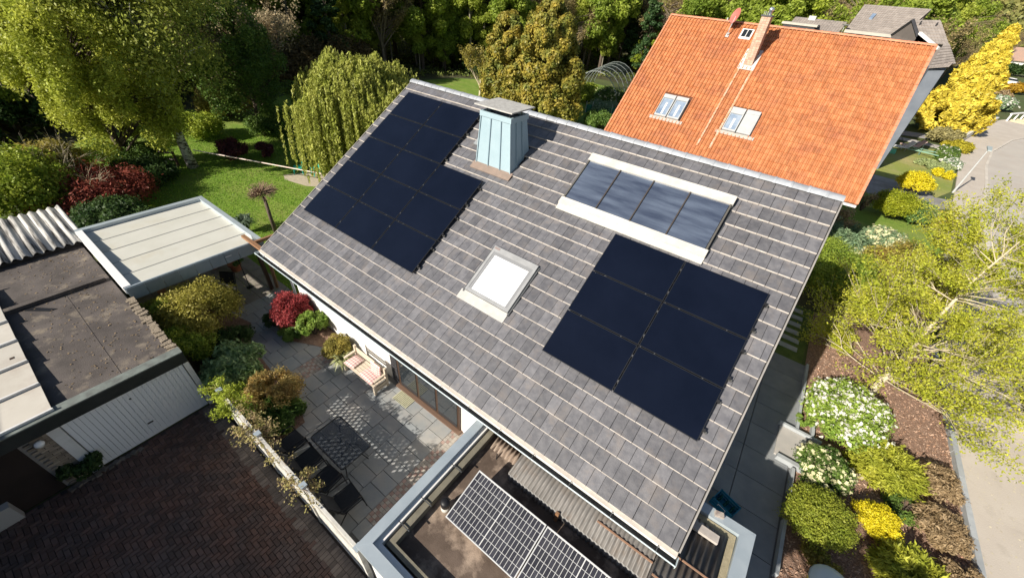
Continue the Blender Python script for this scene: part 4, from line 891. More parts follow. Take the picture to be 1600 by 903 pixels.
g=G(); g.tube([(11.3,49.3,8.7),(11.3,49.3,9.5)],.03,5); g.lathe([(0,-.05),(.25,0),(.35,.12)],(11.35,49.2,9.5),12); tag(g.build('rooftop_dish',whitealu,None,True),'pale satellite dish on the flat dormer at the brown roof’s left corner','satellite dish')
hc=thing('gabled_house','grey-gabled house with brown tile roof right of the flat dormer','house',(17.5,44,0))
AP=(16.16,44,10.46); RR=(17.95,44,10.62); FF=(17.28,41,9.01); FR=(19.1,41,9.1); BK=(15.43,47,9.2)
tiled('roof_tiles',hc,AP,RR,FR,FF,8,9,gt); quadslab('roof',hc,darkw,[AP,RR,FR,FF],.12)
tiled('back_tiles',hc,AP,RR,(17.2,47,9.2),BK,8,9,gt)
solid('gable',hc,brownw,[AP,FF,(17.28,41.2,5),(15.43,46.8,5),BK],[(0,1,2,3,4)])
# eave beams of the gable
G().tube([AP,BK],.14,4).build('barge_board',darkw,hc); G().tube([AP,FF],.14,4).build('barge_board',darkw,hc)
g=G(); g.prism([(17.35,41.3),(19.0,41.3),(17.9,46.5),(15.6,46.7)],0,9.0); g.build('wall',brownw,hc)
g=G(); g.hexa([(16.57,38,9.6),(16.75,38.2,9.6),(18.4,38.2,8.75),(18.25,38,8.75)],[(16.57,38,9.77),(16.75,38.2,9.77),(18.4,38.2,8.92),(18.25,38,8.92)]); g.build('white_rake',white_paint,hc)
solid('white_gable',hc,white_wall,[(16.6,38.1,9.65),(18.25,38.1,8.8),(18.25,38.1,8.3),(16.6,38.1,8.0)],[(0,3,2,1),(0,1,2,3)])
tiled('lower_roof_tiles',hc,(18.42,38,9.2),(18.75,38.2,9.2),(19.75,37.5,8.05),(18.08,35,7.67),8,5,gt)
tiled('lower_roof_tiles',hc,(18.5,38,8.2),(19.7,38,8.14),(19.18,35,7.93),(18.08,35,7.67),6,8,gt)
g=G(); g.prism([(18.2,35.2),(19.1,35.3),(19.5,37.9),(18.3,38.0)],0,7.65); g.build('wall',mat('shade_darkened_render',(.17,.19,.22),(.13,.15,.18),scale=1,rough=.8),hc)  # blue-white wall, its shade put into the darker colour
for a in (.0,1.1): G().tube([(16.7+a,43.2,10.2),(16.7+a,43.1,10.45)],.06,6).build('roof_vent',darkw,hc)
# pink-roofed bungalow and small house far right
def simple_house(nm,label,x,y,rz,L,Wd,hw,hr,wm,rm_,win=True):
    t=thing(nm,label,'house',(0,0,0))
    g=G(); s=[(-Wd/2,0),(Wd/2,0),(Wd/2,hw),(0,hw+hr),(-Wd/2,hw)]; v=[(-L/2,a,z) for a,z in s]+[(L/2,a,z) for a,z in s]
    g.add(v,[(0,1,2,3,4),(9,8,7,6,5)]+[(i,5+i,5+(i+1)%5,(i+1)%5) for i in range(5)]); g.build('wall',wm,t)
    for sg in (1,-1):
        g=G(); e=.5; zz=hw-e*hr/(Wd/2)
        q=[(-L/2-e,sg*(Wd/2+e),zz),(L/2+e,sg*(Wd/2+e),zz),(L/2+e,0,hw+hr),(-L/2-e,0,hw+hr)]
        g.hexa(q if sg<0 else [q[1],q[0],q[3],q[2]],[(a,b,c+.15) for a,b,c in (q if sg<0 else [q[1],q[0],q[3],q[2]])]); g.build('roof',rm_,t)
    for k in range(3):
        G().box(-L/3+k*L/3-.6,-L/3+k*L/3+.6,-Wd/2-.05,-Wd/2+.02,1,2.2).build('window',glass_dark,t)
    for sx in (-1,1): G().box(sx*(L/2+.02)-.03,sx*(L/2+.02)+.03,-.9,.9,1,2.3).build('window',glass_dark,t)
    t.location=(x,y,0); t.rotation_euler=(0,0,rz); return t
pinkr=mat('salmon_roof',(.62,.38,.27),(.66,.43,.32),scale=1,rough=.8)
simple_house('salmon_roofed_house','far house with a salmon-coloured roof at the right edge beyond the white car',78,205,.5,26,16,3.2,6,white_wall,pinkr)
simple_house('small_white_house','small white house with pinkish roof behind the tip of the yellow conifer',58,205,.4,9,8,3.4,3,white_wall,mat('dull_pink_roof',(.42,.27,.20),(.36,.25,.2),scale=1,rough=.9))
# building to the south, whose shadow lies on the driveway
sb=simple_house('southern_house','neighbouring house south of the driveway',3.2,-20.85,0,17,7.6,3.6,2.9,white_wall,mat('dark_roof',(.10,.09,.085),rough=.9))
sb['label']='white house with dark roof on the sunny side of the driveway'
# ---------------------------------------------------------------- street things
lp=thing('street_lamp','slim white street lamp with flat head leaning over the pale pavement','street lamp',(24.0,33.5,.09))
G().tube([(24.0,33.5,.0),(24.0,33.5,1.2),(24.02,33.55,3.3)],[.08,.06,.04],8).build('pole',whitealu,lp)
G().hexa([(23.98,33.45,3.3),(24.2,33.45,3.3),(24.3,34.3,3.42),(24.0,34.3,3.42)],[(23.98,33.45,3.38),(24.2,33.45,3.38),(24.3,34.3,3.5),(24.0,34.3,3.5)]).build('lamp_head',mat('lamp_head_grey',(.35,.40,.40),rough=.4),lp)
def car(label,x,y,rz,paint):
    t=thing('parked_car',label,'car',(0,0,0))
    def hull(secs,m,nm):
        g=G(); n=len(secs[0][1])
        for xx,ring in secs: g.v+=[(xx,a,b) for a,b in ring]
        for i in range(len(secs)-1):
            for k in range(n): g.f.append((i*n+k,i*n+(k+1)%n,(i+1)*n+(k+1)%n,(i+1)*n+k)); g.m.append(0)
        g.f.append(tuple(range(n-1,-1,-1))); g.f.append(tuple((len(secs)-1)*n+k for k in range(n))); g.m+=[0,0]
        return g.build(nm,m,t,True)
    def ring(w,z0,z1): return [(-w,z0+.1),(-w*.92,z0),(w*.92,z0),(w,z0+.1),(w,z1-.15),(w*.85,z1),(-w*.85,z1),(-w,z1-.15)]
    hull([(-2.15,ring(.7,.35,.75)),(-2.05,ring(.84,.25,.9)),(-1,ring(.88,.2,.98)),(1,ring(.88,.2,.95)),(1.9,ring(.85,.25,.82)),(2.15,ring(.72,.35,.66))],paint,'body')
    hull([(-1.95,ring(.72,.85,.95)),(-1.4,ring(.7,.85,1.38)),(-.2,ring(.68,.85,1.46)),(.5,ring(.7,.85,1.38)),(1.25,ring(.76,.85,.93))],glass_dark,'cabin_glass')
    hull([(-1.35,ring(.6,1.38,1.43)),(-.2,ring(.6,1.44,1.50)),(.4,ring(.58,1.38,1.44))],paint,'roof_panel')
    for sx in (-1.35,1.35):
        for sy in (-1,1):
            w_=G().tube([(sx,sy*.70,.32),(sx,sy*.9,.32)],.32,14).build('wheel',mat('tyre',(.02,.02,.02),rough=.8),t); G().tube([(sx,sy*.9,.32),(sx,sy*.91,.32)],.19,10).build('rim',whitealu,w_)
    for sy in (-.6,.6): G().box(2.08,2.16,sy-.15,sy+.15,.55,.68).build('headlight',mat('lamp_glass',(.7,.7,.7),rough=.1),t)
    for sy in (-.62,.62): G().box(-2.14,-2.06,sy-.12,sy+.12,.65,.8).build('tail_light',mat('red_lens',(.3,.01,.01),rough=.2),t)
    t.location=(x,y,0); t.rotation_euler=(0,0,rz); return t
carpaint=mat('white_car_paint',(.80,.80,.80),rough=.25,coat=.8)
car('white car parked on the far drive beyond the yellow conifer, right edge',46.6,146.5,3.3,carpaint)
car('dark car at the right edge of the street, only its tyre in view',23.55,6.3,1.48,mat('black_car_paint',(.02,.02,.025),rough=.2,coat=.8))
# curved white wall, fence
def wall_line(nm,label,P,h,th,m,cat='wall'):
    R_=resample(P,14); g=G()
    t=thing(nm,label,cat,(P[0][0],P[0][1],0))
    for i,(a,b) in enumerate(zip(R_,R_[1:])):
        n=Vector((-(b-a).y,(b-a).x)).normalized()*th/2; G().hexa([(a.x-n.x,a.y-n.y,0),(b.x-n.x,b.y-n.y,0),(b.x+n.x,b.y+n.y,0),(a.x+n.x,a.y+n.y,0)][::1],[(a.x-n.x,a.y-n.y,h),(b.x-n.x,b.y-n.y,h),(b.x+n.x,b.y+n.y,h),(a.x+n.x,a.y+n.y,h)]).build('wall_block',m,t)
    return t
wall_line('white_garden_wall','low curved white garden wall below the yellow conifer',[(26.4,53.5),(27.4,57),(28.6,61),(30.6,68),(33.5,77)],.75,.3,white_paint)
pk=thing('picket_fence','white-topped rail fence at the bend of the road','fence',(36,80,0))
for k in range(9):
    x=35.2+k*1.1; y=80+k*2.0; G().box(x,x+.18,y,y+.18,0,1.0).build('post',white_paint,pk)
G().tube([(35.2,80,1.05),(44,96,1.05)],.14,4).build('top_rail',white_paint,pk)
g=G()
pl=thing('plank_row','row of pale timber planks laid beside the bend of the road','planks',(37,78,0))
for k in range(7): G().rbox((36.6+k*1.0,80.3+k*1.8,0),1.8,.35,.3,-.5,z0=.05).build('plank',mat('pale_timber',(1,1,1)),pl)
# front garden of the neighbour: dryer, chairs
dr_=thing('rotary_dryer','folded green rotary clothes dryer lying on the dry lawn','clothes dryer',(22.6,44.6,0))
dg=mat('green_metal',(.22,.36,.26),rough=.5)
G().tube([(22.6,44.6,.1),(23.3,49.6,.5)],.06,6).build('pole',dg,dr_)
for d in ((-1.2,-.6),(1.3,-.9),(-.9,.9),(1.1,.7)): G().tube([(22.7,44.8,.35),(22.7+d[0],44.8+d[1],.42)],.05,5).build('arm',dg,dr_)
G().tube([(21.5,44.2,.42),(24.0,43.9,.42),(23.8,45.5,.42),(21.8,45.7,.42),(21.5,44.2,.42)],.025,4).build('line',dg,dr_)
def lounger(label,x,y,rz,m):
    t=thing('lawn_chair',label,'chair',(0,0,0),0,'reclining chairs on the dry lawn')
    G().hexa([(-.35,-.9,.3),(.35,-.9,.3),(.35,.4,.35),(-.35,.4,.35)],[(-.35,-.9,.38),(.35,-.9,.38),(.35,.4,.43),(-.35,.4,.43)]).build('seat',m,t)
    G().hexa([(-.35,.4,.35),(.35,.4,.35),(.35,.48,.33),(-.35,.48,.33)],[(-.35,.85,1.0),(.35,.85,1.0),(.35,.93,.98),(-.35,.93,.98)]).build('backrest',m,t)
    for a in (-.32,.32):
        for b in (-.8,.35): G().tube([(a,b,0),(a,b,.33)],.025,5).build('leg',whitealu,t)
    t.location=(x,y,0); t.rotation_euler=(0,0,rz)
lounger('white reclining chair on the dry lawn nearest the orange house',21.0,44.9,-1.2,white_paint)
lounger('pale pink reclining chair on the dry lawn beside the folded dryer',22.0,46.6,-1.3,mat('pink_fabric',(.66,.46,.40),rough=.8))
g=G(); g.rbox((20.1,42.8,0),.9,.5,.25,.4,z0=0); g.rbox((20.3,42.9,0),.5,.3,.15,.4,z0=.25); tag(g.build('garden_tray',mat('mint_plastic',(.12,.45,.30),rough=.5)),'mint green tub at the shadow edge on the dry lawn','tub')
stp=G().box(0,1.3,0,1.5,0,.06).mesh('lawn_slab',mat('warm_slab',(.48,.44,.40),(.40,.38,.36),scale=2,rough=.9,isl=.1))
slabt=thing('lawn_path','row of pale slabs crossing the dry lawn near the yellow conifer','path',(22,49,0))
for k in range(5): place('slab',stp,Matrix.Translation((20.3+k*1.35,50.5-k*.15,0)),slabt)
g=G(); g.prism([(20.5,53),(24.5,54.5),(24.8,57),(20.5,55.5)],0,.08); tag(g.build('grey_terrace',mat('violet_slab',(.34,.32,.33),(.28,.27,.28),scale=2,rough=.9)),'grey slab terrace between the lawn and the yellow conifer','terrace')
# bottom right white round thing
g=G(); g.lathe([(0,.9),(.28,.88),(.42,.80),(.44,.74),(.42,.72),(0,.74)],(17.2,-4.48,0),20); g.tube([(17.2,-4.48,.7),(17.2,-4.48,0)],.06,8); tag(g.build('bird_bath',mat('pale_blue_stone',(.62,.70,.70),rough=.4),None,True),'pale round basin on a stem cut off by the bottom edge','bird bath')
# ---------------------------------------------------------------- back garden
tw=thing('polytunnel_frame','bare hooped greenhouse frame with netting behind the conifer','tunnel frame',(-8,38,0))
hoop=mat('galvanised_tube',(.33,.36,.35),rough=.4,metal=.3)
for k in range(6):
    y=33.2+k*1.9; x=-8.2-k*.35; G().tube([(x+3.0*math.cos(math.pi*t/12),y,.2+3.3*math.sin(math.pi*t/12)) for t in range(13)],.035,5).build('hoop',hoop,tw)
for t in (2,4,6,8,10): G().tube([(-8.2+3.0*math.cos(math.pi*t/12),33.2,.2+3.3*math.sin(math.pi*t/12)),(-9.95+3.0*math.cos(math.pi*t/12),42.7,.2+3.3*math.sin(math.pi*t/12))],.022,4).build('purlin',hoop,tw)
g=G(); c_=[[(-8.2-k*.35+3.03*math.cos(math.pi*t/12),33.2+k*1.9,.2+3.33*math.sin(math.pi*t/12)) for t in range(13)] for k in range(6)]
g.v=[p for r_ in c_ for p in r_]; g.f=[(k*13+t,k*13+t+1,k*13+t+14,k*13+t+13) for k in range(5) for t in range(12)]; g.m=[0]*60; g.build('netting',mat('dark_netting',(.05,.07,.06),rough=.8,alpha=.3),tw)
g=G(); g.box(-5.2,-4.9,36.5,37,0,1.3); g.lathe([(0,1.3),(.18,1.35),(.2,1.6),(0,1.75)],(-5.05,36.75,0),8); tag(g.build('yellow_coat',mat('yellow_cloth',(.75,.6,.02),rough=.7)),'yellow cloth hanging upright in front of the hooped greenhouse frame','cloth')
nf=thing('green_net_fence','low green net fence around the vegetable bed near the hooped frame','net fence',(-5.5,30.8,0))
for k in range(6): G().tube([(-7.2+k*.62,29.9+k*.28,0),(-7.2+k*.62,29.9+k*.28,1.1)],.04,5).build('post',whitealu,nf)
g=G(); g.hexa([(-7.2,29.88,.02),(-4.1,31.28,.02),(-4.1,31.32,.02),(-7.2,29.92,.02)],[(-7.2,29.88,.8),(-4.1,31.28,.8),(-4.1,31.32,.8),(-7.2,29.92,.8)]); g.build('net',mat('green_net',(.03,.20,.14),rough=.7,alpha=.75),nf)
for i_,(x,y,lb) in enumerate(((-7.0,30.2,'white'),)): pass
g=G(); g.hexa([(-3.3,30.4,.1),(-1.8,31.2,.1),(-2.6,33.4,.1),(-4.1,32.6,.1)],[(-3.3,30.3,1.0),(-1.8,31.1,1.0),(-2.6,33.4,1.9),(-4.1,32.6,1.9)]); tag(g.build('garden_shed',mat('shed_grey_board',(.40,.36,.31),(.32,.29,.25),scale=3,rough=.9)),'small grey lean-to shed beside the left verge of the orange roof','shed')
g=G(); g.prism([(-3.6,26.4),(-1.2,27.4),(-.6,29.0),(-1.4,29.2)],0,.05); tag(g.build('garden_path_slabs',mat('warm_slab',(1,1,1))),'pale slabs of a garden path ending at the orange roof','path')
# slackline
tag(G().tube([(-16.0,-3.5,1.1),(-12,-1.55,.98),(-8.2,-.1,1.05),(-3.0,2.0,1.3)],.035,4).build('slackline',mat('pink_white_webbing',(.70,.52,.45),(.75,.68,.6),scale=3,rough=.8)),'taut pinkish slackline stretched from the birch across the lawn','slackline')
def kids_chair(label,x,y,rz):
    t=thing('toy_chair',label,'toy chair',(0,0,0),0,'turquoise garden seats'); m=mat('turquoise_plastic',(.02,.42,.33),rough=.4)
    G().box(-.2,.2,-.2,.2,.28,.32).build('seat',m,t); G().hexa([(-.2,.17,.3),(.2,.17,.3),(.2,.21,.3),(-.2,.21,.3)],[(-.17,.27,.72),(.17,.27,.72),(.17,.31,.72),(-.17,.31,.72)]).build('backrest',m,t)
    for a in (-.17,.17):
        for b in (-.17,.17): G().tube([(a,b,.28),(a*1.2,b*1.2,0)],.025,5).build('leg',m,t)
    t.location=(x,y,0); t.rotation_euler=(0,0,rz); t.scale=(1.25,1.25,1.25)
kids_chair('turquoise garden seat under the weeping tree, the left one of two',-11.6,.25,-.6)
kids_chair('turquoise garden seat under the weeping tree, the right one of two',-10.7,.9,-.2)
wf_=thing('rail_fence','short dark timber rail fence left of the birch trunk','fence',(-17.8,-4.8,0))
for x,y in ((-18.9,-5.6),(-17.9,-4.9),(-16.9,-4.3)): G().rbox((x,y,0),.12,.12,.95,0,z0=0).build('post',darkwood,wf_)
for z in (.45,.85): G().tube([(-18.9,-5.6,z),(-16.9,-4.3,z)],.05,4).build('rail',darkwood,wf_)
tag(G().tube([(-8.3,-7.0,0),(-9.0,-7.2,.9)],.025,5).build('garden_stake',whitealu),'pale thin stake leaning at the hedge behind the cream canopy','stake')
# ================================================================ vegetation
def A3(*a): return np.array(a,float)
def stems(t,base,tips,r,m,name='stem'):
    g=G()
    for p in tips:
        p=Vector(p); b=Vector(base); mid=b.lerp(p,.5)+Vector((random.uniform(-.1,.1),random.uniform(-.1,.1),.1))*(p-b).length
        g.tube([b,mid,p],[r,r*.6,r*.25],5,cap=False)
    return g.build(name,m,t,True)
def shrub(name,label,cat,x,y,R,H,leaf,n=6000,size=.05,ncl=26,aspect=1.7,flat=1.,group=None,z0=0.,Ry=None,low=-.25,core=True,outn=.7,cr=.23,flowers=None,stem=trunk_m,rz=0):
    t=thing(name,label,cat,(x,y,z0),0,group); Ry=Ry or R; n=int(n*1.5); size*=.84; ncl=int(ncl*1.7)
    cc=clumps(ncl,(R*.84,Ry*.84,H*.43),low=low); 
    if rz: c,s=math.cos(rz),math.sin(rz); cc=np.stack([cc[:,0]*c-cc[:,1]*s,cc[:,0]*s+cc[:,1]*c,cc[:,2]],1)
    cc+=A3(x,y,z0+H*.5); crr=np.full(len(cc),cr)*min(R,Ry)*(.7+.6*RNG.random(len(cc)))+H*.04
    P_,d,k=crown_pts(cc,crr,n,flat=flat,shell=.3); P_=P_+RNG.normal(size=P_.shape)*(RNG.random(len(P_))**3)[:,None]*.10*min(R,Ry)*A3(1,1,.7); ok=P_[:,2]>z0+.02; P_,d=P_[ok],d[ok]
    N=d*outn+RNG.normal(size=d.shape)*.55+A3(0,0,.35)
    quads('foliage',P_,N,size,leaf,t,aspect=aspect)
    stems(t,(x,y,z0),[tuple(cc[i]) for i in range(0,len(cc),max(1,len(cc)//9))],.02+.02*H,stem)
    if flowers:
        fm,fn,fs=flowers; m=RNG.integers(0,len(P_),fn*3); q=P_[m]; dd=d[m]
        keep=(dd[:,2]>-.1)&(np.linalg.norm((q-A3(x,y,z0+H*.35))/A3(R,Ry,H*.55),axis=1)>.75); q,dd=q[keep][:fn],dd[keep][:fn]
        # five petals a bloom
        C=np.repeat(q+dd*.03,4,0)+RNG.normal(size=(len(q)*4,3))*fs*.25; Nn=np.repeat(dd,4,0)+RNG.normal(size=(len(q)*4,3))*.4+A3(0,0,.5)
        o=quads('blossoms',C,Nn,fs,fm,t,aspect=1.); stuff(o)
    return t
def juniper(name,label,x,y,R,H,leaf,n=140,per=70,size=.05,z0=0.,up=.5,stem=trunk_m,cat='shrub',group=None):
    t=thing(name,label,cat,(x,y,z0),0,group)
    a=RNG.random(n)*2*np.pi; el=up*(.15+1.0*RNG.random(n)); L=R*(.45+.6*RNG.random(n))
    tip=np.stack([np.cos(a)*L,np.sin(a)*L,H*(.25+.75*RNG.random(n))*(1-.45*L/R)],1)
    root=tip*A3(.25,.25,0)[None]+A3(0,0,H*.2); C=[];Dd=[]
    for i in range(n):
        u=RNG.random(per)**.7; p=root[i]+(tip[i]-root[i])*u[:,None]+RNG.normal(size=(per,3))*(.05+.07*(1-u))[:,None]*R
        C.append(p); Dd.append(np.repeat((tip[i]-root[i])[None],per,0)+RNG.normal(size=(per,3))*.35*R)
    C=np.concatenate(C)+A3(x,y,z0); Dd=np.concatenate(Dd); N=RNG.normal(size=C.shape)*.6+A3(0,0,.9); ok=C[:,2]>z0+.02
    quads('foliage',C[ok],N[ok],size,leaf,t,aspect=3.2,along=Dd[ok])
    stems(t,(x,y,z0),[tuple(tip[i]*.7+A3(x,y,z0)) for i in range(0,n,n//10)],.02,stem); return t
def branchy(g,p,d,L,r,depth,spread=.55,tips=None,upb=.25,seg=3,nb=3):
    """recursive limbs; collects twig ends"""
    pts=[p]; dd=d.normalized(); q=p
    for k in range(seg):
        dd=(dd+Vector((random.gauss(0,.12),random.gauss(0,.12),random.gauss(0,.08)+upb*.1))).normalized(); q=q+dd*L/seg; pts.append(q)
    g.tube(pts,[r*(1-.55*k/seg) for k in range(seg+1)],6 if r>.04 else (4 if r>.012 else 3),cap=False)
    if tips is not None and depth<=1:
        tips.extend(pts[1:])
    if depth==0: return
    for k in range(nb+(1 if random.random()<.4 else 0)):
        f=random.uniform(.35,1.); b=pts[min(seg,int(f*seg+.5))]
        ax=Vector((random.gauss(0,1),random.gauss(0,1),random.gauss(0,.6))).normalized()
        nd=(dd+ax*spread*random.uniform(.7,1.5)+Vector((0,0,upb))).normalized()
        branchy(g,b,nd,L*random.uniform(.55,.8),r*random.uniform(.42,.6),depth-1,spread,tips,upb,seg,nb)
def leaves_at(name,tips,per,spread,size,leaf,parent,aspect=1.7,droop=0.,outw=None):
    T=np.array([tuple(t) for t in tips]); C=np.repeat(T,per,0)+RNG.normal(size=(len(T)*per,3))*spread
    if droop: C[:,2]-=np.abs(RNG.normal(size=len(C)))*droop
    N=RNG.normal(size=C.shape)+A3(-.2,-.5,.6); return quads(name,C,N,size,leaf,parent,aspect=aspect)
# leaf colours
yg=leafmat('yellow_green_leaf',(.13,.18,.02),(.24,.27,.035),scale=1.5)
mg=leafmat('mid_green_leaf',(.045,.085,.018),(.10,.15,.03),scale=1.5)
dg_=leafmat('dark_green_leaf',(.018,.04,.012),(.045,.075,.02),scale=2)
redl=leafmat('red_maple_leaf',(.20,.03,.035),(.32,.06,.06),scale=3)
wine=leafmat('wine_red_leaf',(.13,.03,.022),(.20,.055,.035),scale=2)
gold=leafmat('golden_conifer_leaf',(.56,.44,.045),(.70,.58,.08),scale=1.2,trans=.2)
yel=leafmat('bright_yellow_bloom',(.60,.50,.015),(.74,.64,.03),scale=6,trans=.25,isl=.15)
broncon=leafmat('bronze_conifer_leaf',(.085,.10,.02),(.22,.17,.028),scale=1.1,trans=.2)
grgr=leafmat('blue_green_leaf',(.10,.16,.09),(.17,.22,.12),scale=3)
brn=leafmat('brown_twig_leaf',(.24,.17,.09),(.36,.27,.16),scale=4)
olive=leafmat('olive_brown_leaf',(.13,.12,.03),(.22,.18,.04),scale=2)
whitef=mat('white_petal',(.80,.78,.70),rough=.6,trans=.3); creamf=mat('cream_petal',(.78,.74,.45),rough=.6,trans=.3)
dryt=mat('dry_twig',(.34,.24,.16),(.22,.15,.10),scale=8,rough=.9)
# ---- patio and left beds
shrub('golden_maple','golden-green Japanese maple spilling over the garage roof edge','shrub',-.75,-9.2,1.25,2.1,leafmat('golden_maple_leaf',(.26,.24,.04),(.36,.32,.08),scale=3),17000,.05,34,1.8)
shrub('yellow_green_shrub','yellow-green shrub touching the canopy corner and the garage roof','shrub',-1.2,-10.0,.6,1.95,yg,6500,.05,18)
shrub('yellow_green_shrub','yellow-green shrub at the garage corner in front of the golden maple','shrub',.3,-10.0,.72,1.6,yg,9000,.05,22)
shrub('dark_shrub','dark green low shrub in the shade below the golden maple','shrub',.6,-9.1,.8,.8,dg_,6000,.06,20)
shrub('pale_rhododendron','blue-green broad-leaved shrub behind the first fence post','shrub',2.0,-9.5,.85,1.35,leafmat('pale_green_leaf',(.09,.15,.05),(.20,.26,.12),scale=4),8000,.075,24,2.2)
shrub('bronze_shrub','bronze and straw-coloured feathery shrub behind the fence','shrub',3.5,-9.2,.75,1.15,leafmat('bronze_feather_leaf',(.32,.22,.08),(.18,.15,.05),scale=3),7000,.035,20,2.6)
shrub('green_ground_shrub','low grass-green shrub on the corner of the patio bed','shrub',4.05,-9.45,.7,.55,mg,7000,.05,22,3.)
shrub('green_ground_shrub','low green shrub squeezed between bronze shrub and fence','shrub',3.0,-9.9,.6,.6,mg,5000,.05,16,2.4)
sheet('patio_bed_soil',brown_soil,[(-2.4,-10.25),(4.75,-10.25),(4.7,-9.1),(4.2,-8.95),(3.3,-8.9),(2.2,-8.75),(.6,-8.6),(-.4,-8.1),(-2.2,-8.5)],.045)
sheet('wall_bed_soil',brown_soil,[(.1,-7.6),(1.4,-7.7),(2.9,-6.95),(2.9,-6.47),(.1,-6.47)],.046)
shrub('red_maple','crimson Japanese maple beside the white wall under the eave','shrub',.8,-7.1,.68,1.35,redl,9000,.045,26,2.2)
shrub('green_shrub','bright green shrub between the crimson maple and the white wall','shrub',1.75,-6.95,.5,.95,leafmat('fresh_green_leaf',(.12,.20,.03),(.22,.30,.06),scale=4),5000,.055,16)
shrub('green_cushion_shrub','rounded green cushion shrub in front of the crimson maple','shrub',1.3,-7.55,.42,.55,mg,4000,.04,16)
shrub('green_cushion_shrub','dark green cushion shrub left of the crimson maple','shrub',.35,-7.6,.36,.6,dg_,3000,.04,14)
shrub('green_brown_shrub','rounded green and brown shrub between the mulch and the bench','shrub',3.2,-6.95,.5,.7,olive,5000,.035,20,2.4)
def blades(name,label,x,y,R,H,m,n=70,z0=0.,w=.05):
    t=thing(name,label,'plant',(x,y,z0)); g=G()
    for k in range(n):
        a=random.uniform(0,2*math.pi); l=random.uniform(.6,1.); u=random.uniform(.25,1.); d=Vector((math.cos(a),math.sin(a),0)); s=Vector((-d.y,d.x,0))*w*.5
        P0=Vector((x,y,z0))+d*.05; P1=P0+d*R*.5*l*u+Vector((0,0,H*l*.8)); P2=P0+d*R*l*(.5+u*.5)+Vector((0,0,H*l*(.95-.55*u)))
        g.add([P0-s,P0+s,P1+s,P1-s,P2],[(0,1,2,3),(3,2,4)])
    g.build('leaves',m,t); return t
blades('yucca','spiky yucca with pale striped leaves between shrub and bench',3.72,-7.15,.5,.6,leafmat('striped_yucca',(.30,.33,.14),(.45,.45,.25),scale=6),90)
blades('flax_plant','dark spiky flax plant on the lawn beside the canopy',-6.75,-5.2,.8,1.0,leafmat('dark_flax',(.05,.08,.05),(.12,.15,.11),scale=5),110,w=.06)
# vine on the fence
for x,L,lb in ((3.3,1.1,'green and yellow climber over the first fence post'),(4.5,1.5,'dry brown climber hanging over the fence top near the bronze shrub'),(6.5,1.2,'sparse dry climber on the fence between second and third post')):
    t=thing('fence_climber',lb,'climber',(x+.2,-10.27,0)); g=G(); tips=[]
    for k in range(26 if x<6 else 12): branchy(g,Vector((x+random.uniform(0,L),-10.27+random.uniform(-.05,.05),1.55+random.uniform(0,.2))),Vector((random.gauss(0,1),random.gauss(0,.7),random.gauss(-.1,.5))),random.uniform(.15,.32),.008,2,.8,tips,-.05,2,2)
    g.build('twigs',dryt,t); leaves_at('foliage',tips,9 if x<4 else 4,.05,.035,yg if x<4 else leafmat('faded_vine_leaf',(.34,.25,.15),(.30,.29,.09),scale=6),t)
t=thing('pier_climber','dark climber at the foot of the pale brick pier','climber',(2.1,-13.1,0)); cc=clumps(12,(.15,.35,.4))+A3(2.15,-13.15,.45); P_,d,k=crown_pts(cc,np.full(len(cc),.15),1800); quads('foliage',P_,d+RNG.normal(size=d.shape)*.5,.05,dg_,t)
# ---- back garden left
shrub('garden_hedge','dark green hedge between the corrugated roof and the cream canopy','hedge',-9.6,-9.0,2.2,1.7,dg_,16000,.09,40,Ry=1.3)
shrub('clipped_hedge','thin low light-green hedge behind the cream canopy','hedge',-9.6,-6.6,.5,.7,yg,9000,.07,30,Ry=2.6,rz=-1.0)
shrub('wine_maple','wide wine-red Japanese maple below the big light green tree','shrub',-13.8,-8.8,2.5,1.6,wine,17000,.07,44,2.2)
shrub('light_green_bush','large light green bush left of the wine-red maple','shrub',-14.6,-11.2,2.3,3.0,yg,20000,.10,44)
shrub('light_green_bush','fresh green bush behind the corrugated roof at the left edge','shrub',-11.0,-12.6,1.3,1.6,MATS['fresh_green_leaf'],9000,.09,26)
shrub('olive_bush','yellow-olive bush at the left edge above the corrugated roof','shrub',-16.5,-9.3,1.6,2.6,olive,9000,.10,26)
shrub('dark_shrub','dark green shrub behind the wine-red maple','shrub',-15.8,-6.4,1.7,1.1,dg_,8000,.09,26)
shrub('dark_shrub','dark shrub at the foot of the light green tree','shrub',-18.6,-5.9,1.5,1.2,mg,8000,.09,26)
shrub('dark_red_bush','dark purple-red bush right of the birch trunk','shrub',-16.0,-1.5,.9,1.3,leafmat('purple_leaf',(.05,.018,.02),(.10,.03,.035),scale=3),5000,.08,18)
shrub('dark_red_bush','second dark purple-red bush near the birch, farther right','shrub',-15.3,.0,.7,.9,MATS['purple_leaf'],3500,.08,14)

g=G(); tips=[]; t=thing('bare_bush','leafless pale-twigged bush above the wine-red maple','bush',(-14.5,-9.0,0))
for k in range(5): branchy(g,Vector((-14.4,-9.2,.2)),Vector((random.gauss(0,.5),random.gauss(0,.5),1)),1.7,.035,3,.6,tips,.1)
g.build('twigs',palebark,t)
